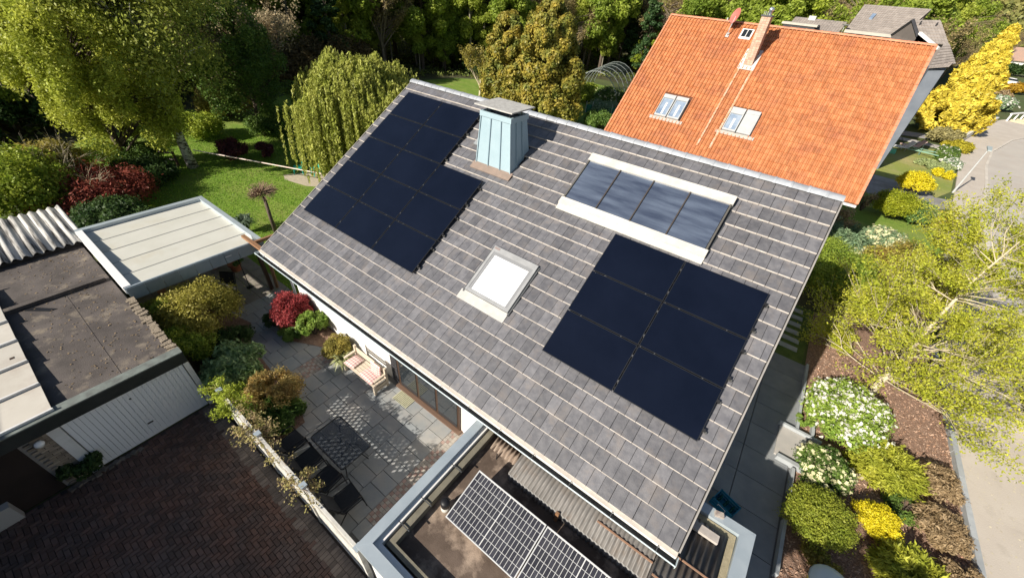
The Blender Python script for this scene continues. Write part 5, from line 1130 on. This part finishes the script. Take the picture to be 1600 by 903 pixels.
# pollard
t=thing('pollarded_tree','small pollarded tree with a twiggy brown ball head by the roof verge','tree',(-5.75,-4.35,0))
g=G(); g.tube([(-5.75,-4.35,0),(-5.7,-4.38,.9),(-5.74,-4.35,1.9)],[.10,.085,.075],8); g.build('trunk',trunk_m,t,True)
g=G(); d=sph(420)
for v in d:
    if v[2]<-.5: continue
    b=Vector((-5.74,-4.35,2.1)); v=Vector(v); e=b+Vector((v.x*.68,v.y*.68,v.z*.42+.05))*random.uniform(.75,1.05); g.tube([b+v*.12,b.lerp(e,.6)+Vector((random.gauss(0,.04),random.gauss(0,.04),0)),e],[.014,.009,.005],3,cap=False)
stuff(g.build('twigs',dryt,t)); cc=d[:300]*A3(.6,.6,.4)+A3(-5.74,-4.35,2.15); quads('buds',cc,d[:300],.035,leafmat('pink_bud',(.35,.22,.18),(.3,.24,.12)),t)
# big light green tree, birch
def leafy_tree(name,label,x,y,H,trunk_r,crown_c,crown_r,ncl,n,size,leaf,tm,base_z=0,clr=.24,lean=(0,0),droop=0.,low=-.9,cat='tree',group=None,top=None,aspect=1.7,flat=.85):
    t=thing(name,label,cat,(x,y,base_z),0,group)
    cc=clumps(ncl,crown_r,low=low,inner=.25)+A3(*crown_c); crr=clr*min(crown_r[0],crown_r[1])*(.6+.8*RNG.random(len(cc)))
    g=G(); tp=Vector((x+lean[0],y+lean[1],H)); b=Vector((x,y,base_z)); pts=[b.lerp(tp,k/6)+Vector((random.gauss(0,.05),random.gauss(0,.05),0))*(k>0) for k in range(7)]
    g.tube(pts,[trunk_r*(1.25 if k==0 else 1-.13*k) for k in range(7)],9); g.build('trunk',tm,t,True)
    g=G()
    for i in range(len(cc)):
        c=Vector(cc[i]); f=min(max((c.z-base_z)/(H-base_z)-.15,.08),.95); s=b.lerp(tp,f); m=s.lerp(c,.5)+Vector((0,0,.12))*(c-s).length
        g.tube([s,m,c],[trunk_r*.32*(1-f*.6),trunk_r*.16,.015],4,cap=False)
    g.build('limbs',tm,t,True)
    P_,d,k=crown_pts(cc,crr,n,flat=flat,shell=.35)
    if droop: P_[:,2]-=np.abs(RNG.normal(size=len(P_)))*droop
    N=d*.5+RNG.normal(size=d.shape)*.7+A3(0,0,.3); quads('crown',P_,N,size,leaf,t,aspect=aspect); return t
leafy_tree('light_green_tree','big light yellow-green spring tree filling the upper left',-18.5,-6.1,10.5,.2,(-17.3,-5.9,6.4),(3.5,3.5,5.3),150,125000,.082,leafmat('spring_leaf',(.25,.29,.035),(.38,.40,.065),scale=.6),trunk_m,droop=.35,clr=.17)
leafy_tree('birch_tree','tall birch with black-and-white trunk at the lawn edge, slackline tied to it',-16.4,-3.75,14.5,.24,(-16.9,-2.9,9.6),(4.2,4.2,5.2),110,42000,.095,leafmat('birch_leaf',(.13,.16,.03),(.24,.25,.05),scale=.8),birch_m,droop=.6,clr=.3)
leafy_tree('dark_green_tree','dark green open-crowned tree between the birch and the weeping tree',-19.6,2.2,8.6,.14,(-19.2,1.8,5.0),(2.9,2.9,3.6),90,34000,.085,mg,trunk_m,droop=.3,clr=.2)
shrub('mixed_undershrub','low green shrub at the foot of the dark open-crowned tree','shrub',-18.9,2.8,1.8,1.7,mg,9000,.09,26)
shrub('mixed_undershrub','yellow-green shrub behind the birch trunk at the lawn edge','shrub',-21.5,-1.2,1.6,1.6,yg,9000,.09,26)
shrub('mixed_undershrub','olive shrub at the edge of the wood behind the birch','shrub',-25.5,2.5,2.2,2.4,olive,9000,.12,26)
shrub('mixed_undershrub','green shrub at the edge of the wood behind the weeping tree','shrub',-22,8.5,2.4,2.2,mg,9000,.12,26)
# bare tan tree right of the birch
def bare_tree(name,label,x,y,H,leaf,per,size,barkm,n=5,r=.16,depth=4,spread=.5,group=None,cat='tree',z0=0.,spr=.18,upb=.25,h0=.25):
    t=thing(name,label,cat,(x,y,z0),0,group); g=G(); tips=[]
    g.tube([(x,y,z0),(x+.05,y,z0+H*h0)],[r*1.2,r],8,cap=False)
    for k in range(n):
        a=2*math.pi*(k+random.random()*.6)/n
        branchy(g,Vector((x+.05,y,z0+H*h0*random.uniform(.75,1))),Vector((math.cos(a)*spread*1.5,math.sin(a)*spread*1.5,1)),H*.34,r*.55,depth,spread,tips,upb,3,2)
    g.build('trunk',barkm,t,True)
    if leaf: leaves_at('crown',tips,per,spr,size,leaf,t)
    return t
tanl=leafmat('tan_bud_leaf',(.26,.20,.12),(.34,.28,.17),scale=2)
bare_tree('budding_tree','tan twiggy tree just coming into leaf right of the birch',-20.5,3.2,9.5,tanl,4,.10,trunk_m,6,.18,5)
# weeping tree
t=thing('weeping_tree','weeping tree with a curtain of yellow-green hanging twigs left of the roof','tree',(-9.2,3.9,0))
g=G(); cx,cy=-9.2,3.9; g.tube([(cx,cy,0),(cx+.1,cy,2.2),(cx,cy+.1,4.6)],[.26,.2,.12],9); 
heads=[]
for k in range(38):
    a=random.uniform(0,2*math.pi); rr=random.uniform(.8,3.7); hz=6.2-.14*rr**2+random.uniform(-.4,.35); e=Vector((cx+math.cos(a)*rr,cy+math.sin(a)*rr*1.1,hz)); heads.append(e)
    g.tube([(cx,cy,3.4+random.uniform(0,1.2)),Vector((cx,cy,4.6)).lerp(e,.5)+Vector((0,0,.7)),e],[.07,.045,.02],5,cap=False)
g.build('trunk',trunk_m,t,True)
C=[];AL=[]
for s in range(3200):
    h=heads[RNG.integers(0,38)]; rr0=abs(random.gauss(0,.62)); aa=random.uniform(0,6.283); ox,oy=math.cos(aa)*rr0,math.sin(aa)*rr0
    px,py=h.x+ox,h.y+oy; out=math.hypot(px-cx,(py-cy)/1.1)
    if out>4.5: continue
    z1=h.z+.3-rr0*.45+random.uniform(-.1,.35)*(random.random()<.3); L=random.uniform(.8,2.2) if out<2.2 else random.uniform(1.6,z1-.25)
    if z1-L<.2: L=z1-.2
    m=int(32*L); u=RNG.random(m); dirx,diry=(px-cx)/max(out,.3)*.25,(py-cy)/max(out,.3)*.25
    q=np.stack([px+dirx*np.sqrt(u)*1.2+RNG.normal(size=m)*.03,py+diry*np.sqrt(u)*1.2+RNG.normal(size=m)*.035,z1-u*L],1); C.append(q)
C=np.concatenate(C); N=RNG.normal(size=C.shape)*.8+A3(-.1,-.4,.3); AL=RNG.normal(size=C.shape)*.35+A3(0,0,-1)
quads('hanging_foliage',C,N,.072,leafmat('weeping_leaf',(.36,.40,.075),(.47,.48,.12),scale=1.2),t,aspect=2.4,along=AL)
# bronze conifers behind the ridge
def conifer(name,label,x,y,R,H,leaf,n,size,group=None,power=.8,ncl=160,cr=.2,z0=0,tm=trunk_m,aspect=1.8,base=.04):
    t=thing(name,label,'tree',(x,y,z0),0,group); G().tube([(x,y,z0),(x,y,z0+H*.95)],[R*.09,.03],7).build('trunk',tm,t,True)
    u=RNG.random(ncl)**.75*.96+base*.5; a=RNG.random(ncl)*6.283; rad=R*(1-u)**power*(.55+.45*RNG.random(ncl))*np.minimum(1,(u+.12)/.2)
    cc=np.stack([x+np.cos(a)*rad,y+np.sin(a)*rad,z0+H*u],1); crr=R*cr*(.5+.7*(1-u))*(.7+.6*RNG.random(ncl))
    P_,d,k=crown_pts(cc,crr,n,flat=1.15,shell=.5); outv=P_-A3(x,y,0); outv[:,2]=0; outv/=np.maximum(np.linalg.norm(outv,axis=1,keepdims=True),.1)
    N=d*.6+outv*.4+RNG.normal(size=d.shape)*.5; quads('crown',P_,N,size,leaf,t,aspect=aspect,along=outv+RNG.normal(size=d.shape)*.5+A3(0,0,.5)); return t
conifer('bronze_conifer','tall bronze-green conifer behind the ridge, right of the cowl',-8.6,23.2,4.0,9.4,broncon,75000,.15,power=.42)
conifer('bronze_conifer','second bronze conifer, left and lower of the pair behind the ridge',-13.0,23.0,2.9,8.3,broncon,40000,.15,power=.45)
bare_tree('bare_fruit_tree','small half-bare fruit tree left of the bronze conifers',-17.5,24.5,5.5,olive,3,.14,palebark,6,.14,4)
shrub('garden_bush','rounded green garden bush at the roof ridge beside the bronze conifer','bush',-3.6,25.6,1.6,1.3,mg,7000,.12,24)
shrub('variegated_bush','cream-flowered bush in front of the hooped frame','bush',-6.6,34.2,1.9,1.9,mg,8000,.14,26,flowers=(creamf,260,.16))
shrub('yellow_green_bush','yellow-green bush beside the hooped frame','bush',-9.6,34.5,1.7,1.8,yg,7000,.14,24)
shrub('vegetable_bed_bush','blue-green low plants behind the green net','bush',-5.9,31.6,1.8,.9,grgr,6000,.11,24)
shrub('golden_fringe_bush','golden-brown bush at the foot of the bronze conifer','bush',-9.6,28.0,1.2,1.6,broncon,5000,.14,20)
# ---- yellow conifer on the right
conifer('yellow_conifer','large bright golden-yellow conifer by the road bend',25.8,61.0,4.3,10.8,gold,42000,.27,power=.9,ncl=330,cr=.12,aspect=2.2)
shrub('brown_bush','dark brown bush beside the yellow conifer, near the car','bush',38,105,2.2,1.6,brn,2500,.3,18)
shrub('orange_bush','orange-yellow bush at the right edge in front of the white car','bush',44.6,126,2.1,1.7,leafmat('orange_leaf',(.42,.24,.02),(.55,.36,.04),scale=1),5000,.3,24)
shrub('white_bush','white-blossomed bush right of the yellow conifer','bush',35.5,92,2.5,1.9,grgr,4000,.25,24,flowers=(whitef,330,.35))
shrub('far_hedge','long dark green clipped hedge behind the white car','hedge',62,186,3,3.2,dg_,12000,.5,60,Ry=18,rz=-1.1)
shrub('small_green_shrub','small dark shrub where the road bends, right of the white wall','shrub',32,84,2.6,1.3,mg,3000,.22,18)
shrub('pale_grass_bush','pale straw-coloured bush below the yellow conifer','shrub',25.2,53.2,1.5,1.6,leafmat('straw_leaf',(.34,.30,.12),(.42,.38,.18),scale=2),4500,.16,20)
shrub('yellow_hedge','yellow strip of hedge beside the white garden wall','hedge',26.1,50.6,1.3,1.0,leafmat('mustard_leaf',(.42,.36,.03),(.5,.45,.05),scale=2),4500,.13,22,Ry=1.7)
shrub('green_hedge_strip','green hedge strip between the dry lawn and the pavement','hedge',24.7,45.5,1.0,.9,mg,6500,.12,26,Ry=3.4,rz=-.15,flowers=(whitef,80,.16))
shrub('white_flower_clump','clump of white flowers at the pavement edge beside the dry lawn','shrub',24.7,42.4,.9,.6,grgr,3500,.1,18,Ry=1.7,flowers=(whitef,220,.14))
shrub('grassy_clump','grey-green ground plants at the corner of the dry lawn','shrub',23.4,40.4,1.6,.5,leafmat('grey_green_leaf',(.17,.21,.09),(.25,.28,.13),scale=3),4000,.1,22,Ry=1.0)
shrub('yellow_flower_clump','patch of yellow flowers at the edge of the dry lawn','shrub',23.7,38.0,.9,.45,yel,2200,.1,12)
shrub('yellow_ball_bush','round bright yellow bush above the neighbour’s drive','shrub',21.0,30.3,1.15,1.5,yel,9000,.09,24)
shrub('lime_bush','dense lime-yellow rounded bush beside the shadow of the orange house','shrub',19.4,23.2,1.3,1.7,leafmat('lime_leaf',(.25,.30,.02),(.40,.42,.03),scale=2),14000,.075,32)
shrub('dark_mound_bush','dark green mound beside the lime-yellow bush','shrub',20.7,23.6,1.25,1.2,leafmat('deep_green_leaf',(.06,.12,.03),(.14,.2,.06),scale=2),9000,.08,26)
shrub('low_yellow_bush','low yellow bush by the pavement near the slab path','shrub',22.0,23.9,1.0,.8,leafmat('butter_leaf',(.55,.45,.04),(.68,.58,.07),scale=4),7000,.08,24)
shrub('dry_ornamental_shrub','thin pink-brown dry shrub in the shadow of the orange house','shrub',17.9,23.0,.7,1.4,brn,500,.07,10)
juniper('blue_juniper','grey-green clipped juniper mound beside the right gable end',16.9,15.6,1.5,1.7,grgr,260,60,.07,up=.4)
shrub('dead_twig_patch','patch of dead brown twigs on top of the grey-green juniper','shrub',16.5,16.9,.9,1.75,brn,1500,.07,14)
shrub('cream_azalea','cream-white flowering azalea behind the hedge','shrub',18.7,16.6,1.15,1.3,grgr,6000,.08,24,flowers=(creamf,420,.13))
shrub('cream_azalea','smaller cream-white azalea at the foot of the grey-green juniper','shrub',17.7,14.3,.55,.8,grgr,2000,.08,12,flowers=(creamf,120,.13))
shrub('side_hedge','broad green hedge beside the right gable, half in the house shadow','hedge',16.3,10.4,1.9,1.9,leafmat('hedge_leaf',(.10,.15,.02),(.19,.23,.03),scale=2),26000,.06,60,Ry=2.8)
shrub('bronze_green_shrub','big bronze-green shrub behind the pale-branched tree','shrub',19.3,12.6,2.0,2.0,leafmat('bronze_green_leaf',(.20,.20,.03),(.34,.25,.07),scale=1.5),22000,.07,50)
shrub('bronze_green_shrub','olive green shrub between the hedge and the pale-branched tree','shrub',17.9,8.5,1.3,1.7,leafmat('olive_green_leaf',(.17,.21,.03),(.27,.29,.04),scale=2),16000,.06,40)
# pale branched tree on the right
random.seed(21)
t=thing('pale_branched_tree','pale-branched tree with sparse young yellow-green leaves leaning over the pavement','tree',(18.35,3.85,0))
g=G(); tips=[]; lead=[Vector(p) for p in ((18.35,3.85,0),(18.45,4.1,.7),(18.6,4.7,1.6),(18.8,5.5,2.7),(19.05,6.3,3.9),(19.5,7.2,5.2))]
g.tube(lead,[.12,.10,.08,.055,.035,.015],8,cap=False)
for k in range(66):
    f=random.uniform(.7,4.7); i_=int(f); b=lead[i_].lerp(lead[i_+1],f-i_); a=random.uniform(0,6.283)
    d=Vector((math.cos(a)+.15,math.sin(a)+.2,random.uniform(.15,.9))); branchy(g,b,d,random.uniform(1.2,2.3)*(1.15-.12*f),.027*(1.2-.13*f),3,.42,tips,.1,4,3)
g.build('trunk',palebark,t,True)
leaves_at('crown',tips,5,.08,.04,leafmat('young_yellow_leaf',(.36,.41,.035),(.50,.49,.055),scale=2),t,aspect=2.)
random.seed(5)
# ---- front bed bottom right
shrub('white_rhododendron','large green bush covered in white blossom beside the dark side path','shrub',17.35,1.3,1.15,1.3,leafmat('rhodo_leaf',(.12,.19,.03),(.22,.28,.05),scale=4),15000,.06,46,Ry=1.3,flowers=(whitef,1100,.075))
shrub('pale_azalea','smaller bush with pale yellow and white blooms below the white one','shrub',16.95,-1.15,.72,.85,mg,7000,.05,28,Ry=.85,flowers=(creamf,260,.085))
juniper('green_juniper','yellow-green feathery juniper in the middle of the bark bed',18.5,.35,.95,.95,leafmat('juniper_leaf',(.24,.27,.03),(.38,.38,.05),scale=2),300,90,.04)
juniper('green_juniper','yellow-green feathery juniper at the bottom edge of the bark bed',18.95,-2.75,.8,.9,MATS['juniper_leaf'],240,90,.04)
shrub('boxy_green_bush','rounded yellow-green bush at the corner of the side path','shrub',16.9,-2.8,.78,1.1,leafmat('box_leaf',(.17,.21,.025),(.28,.30,.04),scale=3),20000,.035,50)
shrub('bright_yellow_bush','small brilliant yellow flowering bush in the bark bed','shrub',18.2,-1.75,.52,.72,yel,9000,.032,24)
shrub('brown_heather','brown twiggy heather at the edging, upper of the three','shrub',19.75,.75,.68,.5,brn,4500,.04,24,2.8)
shrub('brown_heather','brown twiggy heather at the edging, middle of the three','shrub',19.75,-.75,.66,.5,brn,4500,.04,24,2.8)
shrub('brown_heather','brown twiggy heather at the edging, lowest of the three','shrub',20.0,-2.0,.5,.45,brn,3500,.04,20,2.8)
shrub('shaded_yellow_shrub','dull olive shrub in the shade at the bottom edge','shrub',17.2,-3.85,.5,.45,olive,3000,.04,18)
shrub('ground_cover_patch','small green ground cover patch between juniper and heather','shrub',19.1,-.55,.55,.14,mg,2500,.04,18)
shrub('small_green_plant','little fresh green plant inside the low concrete edging','shrub',16.5,.7,.28,.3,MATS['fresh_green_leaf'],900,.05,8)
shrub('spreading_twig_shrub','sparse yellow-green twiggy shrub beside the stepping stones','shrub',17.0,5.6,.8,.9,MATS['young_yellow_leaf'],1800,.05,16)
# off to the south, its crown shades the bottom of the bed
leafy_tree('garden_tree','round-headed tree by the street on the sunny side of the bark bed',14.9,-12.6,4.6,.14,(14.9,-12.6,5.0),(1.6,1.6,1.4),30,9000,.12,mg,trunk_m)
# ---- the wood
def variant(kind,seed):
    global RNG; RNG=np.random.default_rng(seed); random.seed(seed)
    g=G()
    if kind=='birch':
        H=15; ln=random.uniform(-.5,.5); g.tube([(0,0,-.2),(ln*.3,.1,5),(ln,.2,10),(ln*1.2,0,14)],[.17,.14,.09,.03],6,cap=False)
        cc=clumps(30,(1.9,1.9,5.0),low=-.95,inner=.2)+A3(ln*.7,0,9.5); crr=.75*(.6+.8*RNG.random(len(cc))); n=13000; size=.19; fl=1.1; tm='b'
    elif kind=='broad':
        H=13; g.tube([(0,0,-.2),(.2,.1,4),(.1,.3,9)],[.26,.2,.06],6,cap=False)
        cc=clumps(50,(3.2,3.2,5.2),low=-.95,inner=.25)+A3(0,0,7.2); crr=1.0*(.6+.8*RNG.random(len(cc))); n=20000; size=.22; fl=.85; tm='d'
    elif kind=='spruce':
        H=14; g.tube([(0,0,-.2),(0,0,13.5)],[.2,.03],6,cap=False)
        u=RNG.random(110)**.8; a=RNG.random(110)*6.283; rad=2.6*(1-u)*(.5+.5*RNG.random(110)); cc=np.stack([np.cos(a)*rad,np.sin(a)*rad,1.2+12.5*u],1); crr=.55*(1.3-u); n=15000; size=.19; fl=.6; tm='d'
    else:
        H=12; tips=[]; g.tube([(0,0,-.2),(.1,0,3.5)],[.2,.15],6,cap=False)
        for k in range(6): branchy(g,Vector((.1,0,random.uniform(2,3.5))),Vector((random.gauss(0,.6),random.gauss(0,.6),1)),4.2,.09,3,.45,tips,.3,3,3)
        cc=np.array([tuple(p) for p in tips]); crr=np.full(len(cc),.45); n=8000; size=.13; fl=1.; tm='d'
    for c in cc[::3]:
        c=Vector(c); s=Vector((0,0,max(c.z-1.5,2.5))); g.tube([s,c],[.05,.015],3,cap=False)
    P_,d,k=crown_pts(cc,crr,n,flat=fl,shell=.3); N=d*.5+RNG.normal(size=d.shape)*.7+A3(0,0,.3)
    return g,P_,N,size
woodm={'birch':leafmat('wood_birch_leaf',(.17,.21,.03),(.27,.29,.05),scale=.25,trans=.5),'broad':leafmat('wood_broad_leaf',(.12,.17,.025),(.22,.26,.04),scale=.25,trans=.5),
 'spruce':leafmat('wood_spruce_leaf',(.022,.05,.017),(.05,.085,.028),scale=.5),'bare':leafmat('wood_bud_leaf',(.19,.15,.07),(.27,.22,.10),scale=.3,trans=.5),'lime':leafmat('wood_lime_leaf',(.22,.28,.03),(.33,.38,.05),scale=.3,trans=.5)}
bark_w={'birch':mat('pale_wood_trunk',(.30,.27,.21),(.18,.15,.11),scale=2,rough=.9),'broad':trunk_m,'spruce':trunk_m,'bare':mat('tan_wood_trunk',(.24,.19,.13),(.16,.12,.09),scale=2,rough=.9)}
VAR={}
for kind,cnt in (('birch',3),('broad',3),('spruce',2),('bare',3)):
    for s in range(cnt):
        g,P_,N,size=variant(kind,100+s*7+len(kind))
        VAR[(kind,s)]=(g.mesh('trunk',bark_w[kind],True),quads('crown',P_,N,size,woodm[kind],False))
me=VAR[('broad',1)][1].copy(); me.materials.clear(); me.materials.append(woodm['lime']); VAR[('lime',0)]=(VAR[('broad',1)][0],me)
RNG=np.random.default_rng(5); random.seed(9)
LAB={'birch':('pale_trunked_tree','slender pale-trunked tree @'),'broad':('wood_tree','dark leafy broad-crowned tree @'),'spruce':('spruce_tree','dark green spruce @'),
 'bare':('budding_wood_tree','brownish tree barely in leaf @'),'lime':('lime_green_tree','fresh lime-green tree @')}
def where(x,y):
    v=Vector((x,y,5))-CAMLOC; px=800+606*v.dot(cr)/v.dot(cf); dep=v.dot(cf)
    a='at the front of' if beyond(x,y)<9 else ('in the middle of' if beyond(x,y)<28 else 'deep in')
    b='left of the birch' if px<200 else 'right of the birch' if px<420 else 'behind the weeping tree' if px<640 else 'behind the ridge end' if px<780 else 'behind the conifers' if px<960 else 'behind the orange roof' if px<1240 else 'behind the brown-roofed house' if px<1450 else 'behind the yellow conifer'
    return a+' the wood, '+b
def wood(kind,x,y,s=1.,label=None,z=0.):
    v=random.choice([k for k in VAR if k[0]==kind]); nm,lb=LAB[kind]
    t=bpy.data.objects.new(nm,None); COL.objects.link(t); t.location=(x,y,z); t.rotation_euler=(0,0,random.uniform(0,6.28)); t.scale=(s*random.uniform(.9,1.15),)*2+(s,)
    tag(t,label or lb.replace('@',where(x,y)),'tree',None if label else lb.replace('tree','trees').replace('spruce','spruces').replace('@',where(x,y)))
    for nme,me in zip(('trunk','crown'),VAR[v]): o=bpy.data.objects.new(nme,me); COL.objects.link(o); o.parent=t
EDGE_W=[(-22,-70),(-20,-20),(-24,-13),(-29,-8),(-31,-3),(-32,4),(-37,12),(-34,22),(-29,31),(-24,38),(-20,50),(-4,56),(8,60),(18,74),(26,100),(36,150),(50,215)]
def beyond(x,y):
    # left/behind the edge line (walk the polyline, use sign of nearest segment)
    best=None
    for (ax,ay),(bx,by) in zip(EDGE_W,EDGE_W[1:]):
        dx,dy=bx-ax,by-ay; t=max(0,min(1,((x-ax)*dx+(y-ay)*dy)/(dx*dx+dy*dy))); qx,qy=ax+dx*t,ay+dy*t; d=math.hypot(x-qx,y-qy)
        if best is None or d<best[0]: best=(d,(dx*(y-ay)-dy*(x-ax)))
    return best[0] if best[1]>0 else -best[0]
pts=[]; tries=0
while len(pts)<290 and tries<60000:
    tries+=1; x=random.uniform(-110,75); y=random.uniform(-50,170); d=beyond(x,y)
    if d<1 or d>60: continue
    v=Vector((x,y,6))-CAMLOC; dep=v.dot(cf)
    if dep<5 or abs(v.dot(cr)/dep)>1.5: continue
    md=3.3+d*.08
    if any((x-a)**2+(y-b)**2<md*md for a,b,_ in pts): continue
    pts.append((x,y,d))
for x,y,d in pts:
    right=x>2
    r=random.random()
    if right: kind='bare' if r<.45 else ('lime' if r<.6 else ('broad' if r<.9 else 'birch'))
    elif y>38: kind='bare' if r<.45 else ('birch' if r<.7 else ('spruce' if r<.8 else 'broad'))
    else: kind='birch' if r<.5 else ('broad' if r<.86 else ('spruce' if r<.93 else 'bare'))
    wood(kind,x,y,random.uniform(.85,1.2)*(1.0 if not right else 1.05))
for k in range(64):
    i_=random.randrange(2,len(EDGE_W)-4); a,b=EDGE_W[i_],EDGE_W[i_+1]; t_=random.random(); x=a[0]+(b[0]-a[0])*t_; y=a[1]+(b[1]-a[1])*t_; L_=math.hypot(b[0]-a[0],b[1]-a[1]); off=random.uniform(.5,9)
    wood(random.choice(('broad','broad','birch','lime')),x-(b[1]-a[1])/L_*off,y+(b[0]-a[0])/L_*off,random.uniform(.4,.6))
wood('spruce',-16.5,58,1.05,'dark pointed spruce standing between the bronze conifers and the orange roof')
wood('spruce',-34,18,.9,'slim dark spruce rising in front of the wood above the weeping tree')
for x,y,s_ in ((38,168,.9),(44,182,1.),(52,196,.9),(34,140,.8),(30,118,.8),(66,232,1.1),(58,226,1.),(50,218,1.1)): wood(random.choice(('bare','bare','broad')),x,y,s_)
wood('lime',1.0,72,.95,'bright lime-green tree behind the orange house chimney')
wood('lime',10.0,84,.95,'bright lime-green tree behind the flat dormer of the brown roof')
wood('bare',-21,56,.95,'tan leafless tree behind the bronze conifers')
wood('bare',-27,47,.9,'tan leafless tree left of the bronze conifers')
shrub('brown_thicket','wide dark brown thicket in front of the wood above the weeping tree','thicket',-33,17,4.2,4.0,leafmat('brown_thicket_leaf',(.06,.045,.018),(.10,.07,.028),scale=1),16000,.2,50,Ry=9,rz=.5)
shrub('shade_thicket','dark green thicket under the trees at the far left','thicket',-28.5,-11,3.0,2.2,dg_,9000,.2,36,Ry=6,rz=.3)
shrub('shade_thicket','dark green thicket behind the bare fruit tree','thicket',-26,37.5,3.5,3.0,dg_,9000,.2,36,Ry=5,rz=-.6)
# far wood on a low hill beyond
hx=[];
g=G(); nr,na=14,100
def hill_h(x,y): 
    r=math.hypot(x,y); r0=120+190*max(0.,min(1.,(86-math.degrees(math.atan2(y,x)))/9)); return max(0.,min(1.,(r-r0)/160))*36-1.0
for i in range(nr):
    r=112+i*38
    for k in range(na+1):
        a=math.radians(20+200*k/na); x,y=r*math.cos(a),r*math.sin(a); g.v.append((x,y,hill_h(x,y)))
for i in range(nr-1):
    for k in range(na): o=i*(na+1)+k; g.f.append((o,o+1,o+na+2,o+na+1)[::-1]); g.m.append(0)
struct(g,'hill',floorm,True)
n=190000; a=np.radians(50+138*RNG.random(n)); r0=120+190*np.clip((86-np.degrees(a))/9,0,1); r=r0-12+RNG.random(n)**1.3*230; X=r*np.cos(a); Y=r*np.sin(a)
hh=np.clip((r-r0)/160,0,1)*36-1.0
cell=np.floor(X/7)*131+np.floor(Y/7)*17; jx=np.sin(cell*12.9898)*43758.5; jh=(jx-np.floor(jx))
lx=(X/7-np.floor(X/7)-.5); ly=(Y/7-np.floor(Y/7)-.5); dome=np.sqrt(np.clip(1-3.2*(lx**2+ly**2),0,1))
Z=hh+ (5+7*jh)*(.45+.55*dome)*(.35+.65*RNG.random(n)**.4)+1.5
ok=np.ones(n,bool)
C=np.stack([X,Y,Z],1)[ok]; N=RNG.normal(size=C.shape)*.6+np.stack([lx*2,ly*2-.3,np.full(n,.7)],1)[ok]
o=quads('far_wood',C,N,1.5,leafmat('far_wood_leaf',(.10,.11,.03),(.22,.20,.07),scale=.05,isl=.3),None,aspect=1.3); tag(o,'mixed spring wood covering the hill along the horizon','wood',None,'stuff')
n=110000; X=-100+110*RNG.random(n); Y=-45+125*RNG.random(n); bd_=np.array([beyond(a,b) for a,b in zip(X[:26000],Y[:26000])]); X,Y=X[:26000],Y[:26000]; ok=(bd_>-1.5)&(bd_<45); X,Y=X[ok],Y[ok]
C=np.repeat(np.stack([X,Y,.1+.35*RNG.random(len(X))],1),5,0)+RNG.normal(size=(len(X)*5,3))*A3(.3,.3,.1); C[:,2]=np.maximum(C[:,2],.03)
o=quads('undergrowth',C,RNG.normal(size=C.shape)*.6+A3(0,0,.8),.22,leafmat('undergrowth_leaf',(.07,.10,.02),(.13,.14,.035),scale=.3),None); tag(o,'low leafy undergrowth and ivy covering the floor of the wood','undergrowth',None,'stuff')
# tufts of grass on the lawn
n=52000; X=-22+22*RNG.random(n); Y=-7.5+14*RNG.random(n); ok=~((X>-.4)|((X>-11.9)&(X<-8.4)&(Y>-.8)&(Y<1.4))); X,Y=X[ok],Y[ok]
hgt_=.035+.03*RNG.random(len(X)); C=np.stack([X,Y,hgt_*.5-.01],1); N=RNG.normal(size=C.shape)*A3(1,1,.3); AL=RNG.normal(size=C.shape)*.25+A3(0,0,1)
o=quads('grass',C,N,.035,leafmat('grass_blade',(.10,.19,.02),(.16,.25,.03),scale=1.5),None,aspect=2.2,along=AL); tag(o,'short mown grass of the back lawn','grass',None,'stuff')
# twigs, chips and petals on the bark bed
n=14000; X=16.4+4*RNG.random(n); Y=-6+12.5*RNG.random(n); C=np.stack([X,Y,.012+.015*RNG.random(n)],1); N=RNG.normal(size=C.shape)*.35+A3(0,0,1)
o=quads('bark_chips',C,N,.035,mat('bark_chip',(.32,.17,.10),(.46,.33,.25),scale=9,rough=1,isl=.35),None,aspect=2.2); tag(o,'loose reddish bark chips covering the flower bed','bark mulch',None,'stuff')
n=900; X=20.6+3.4*RNG.random(n)**1.2; Y=-6+14*RNG.random(n); C=np.stack([X,Y,np.where(X<22.3,.096,.004)],1)
o=quads('fallen_petals',C,RNG.normal(size=C.shape)*.1+A3(0,0,1),.045,mat('petal_pale',(.62,.55,.42),(.5,.45,.33),scale=9,rough=1),None,aspect=1.3); tag(o,'pale fallen petals scattered over the pavement','petals',None,'stuff')
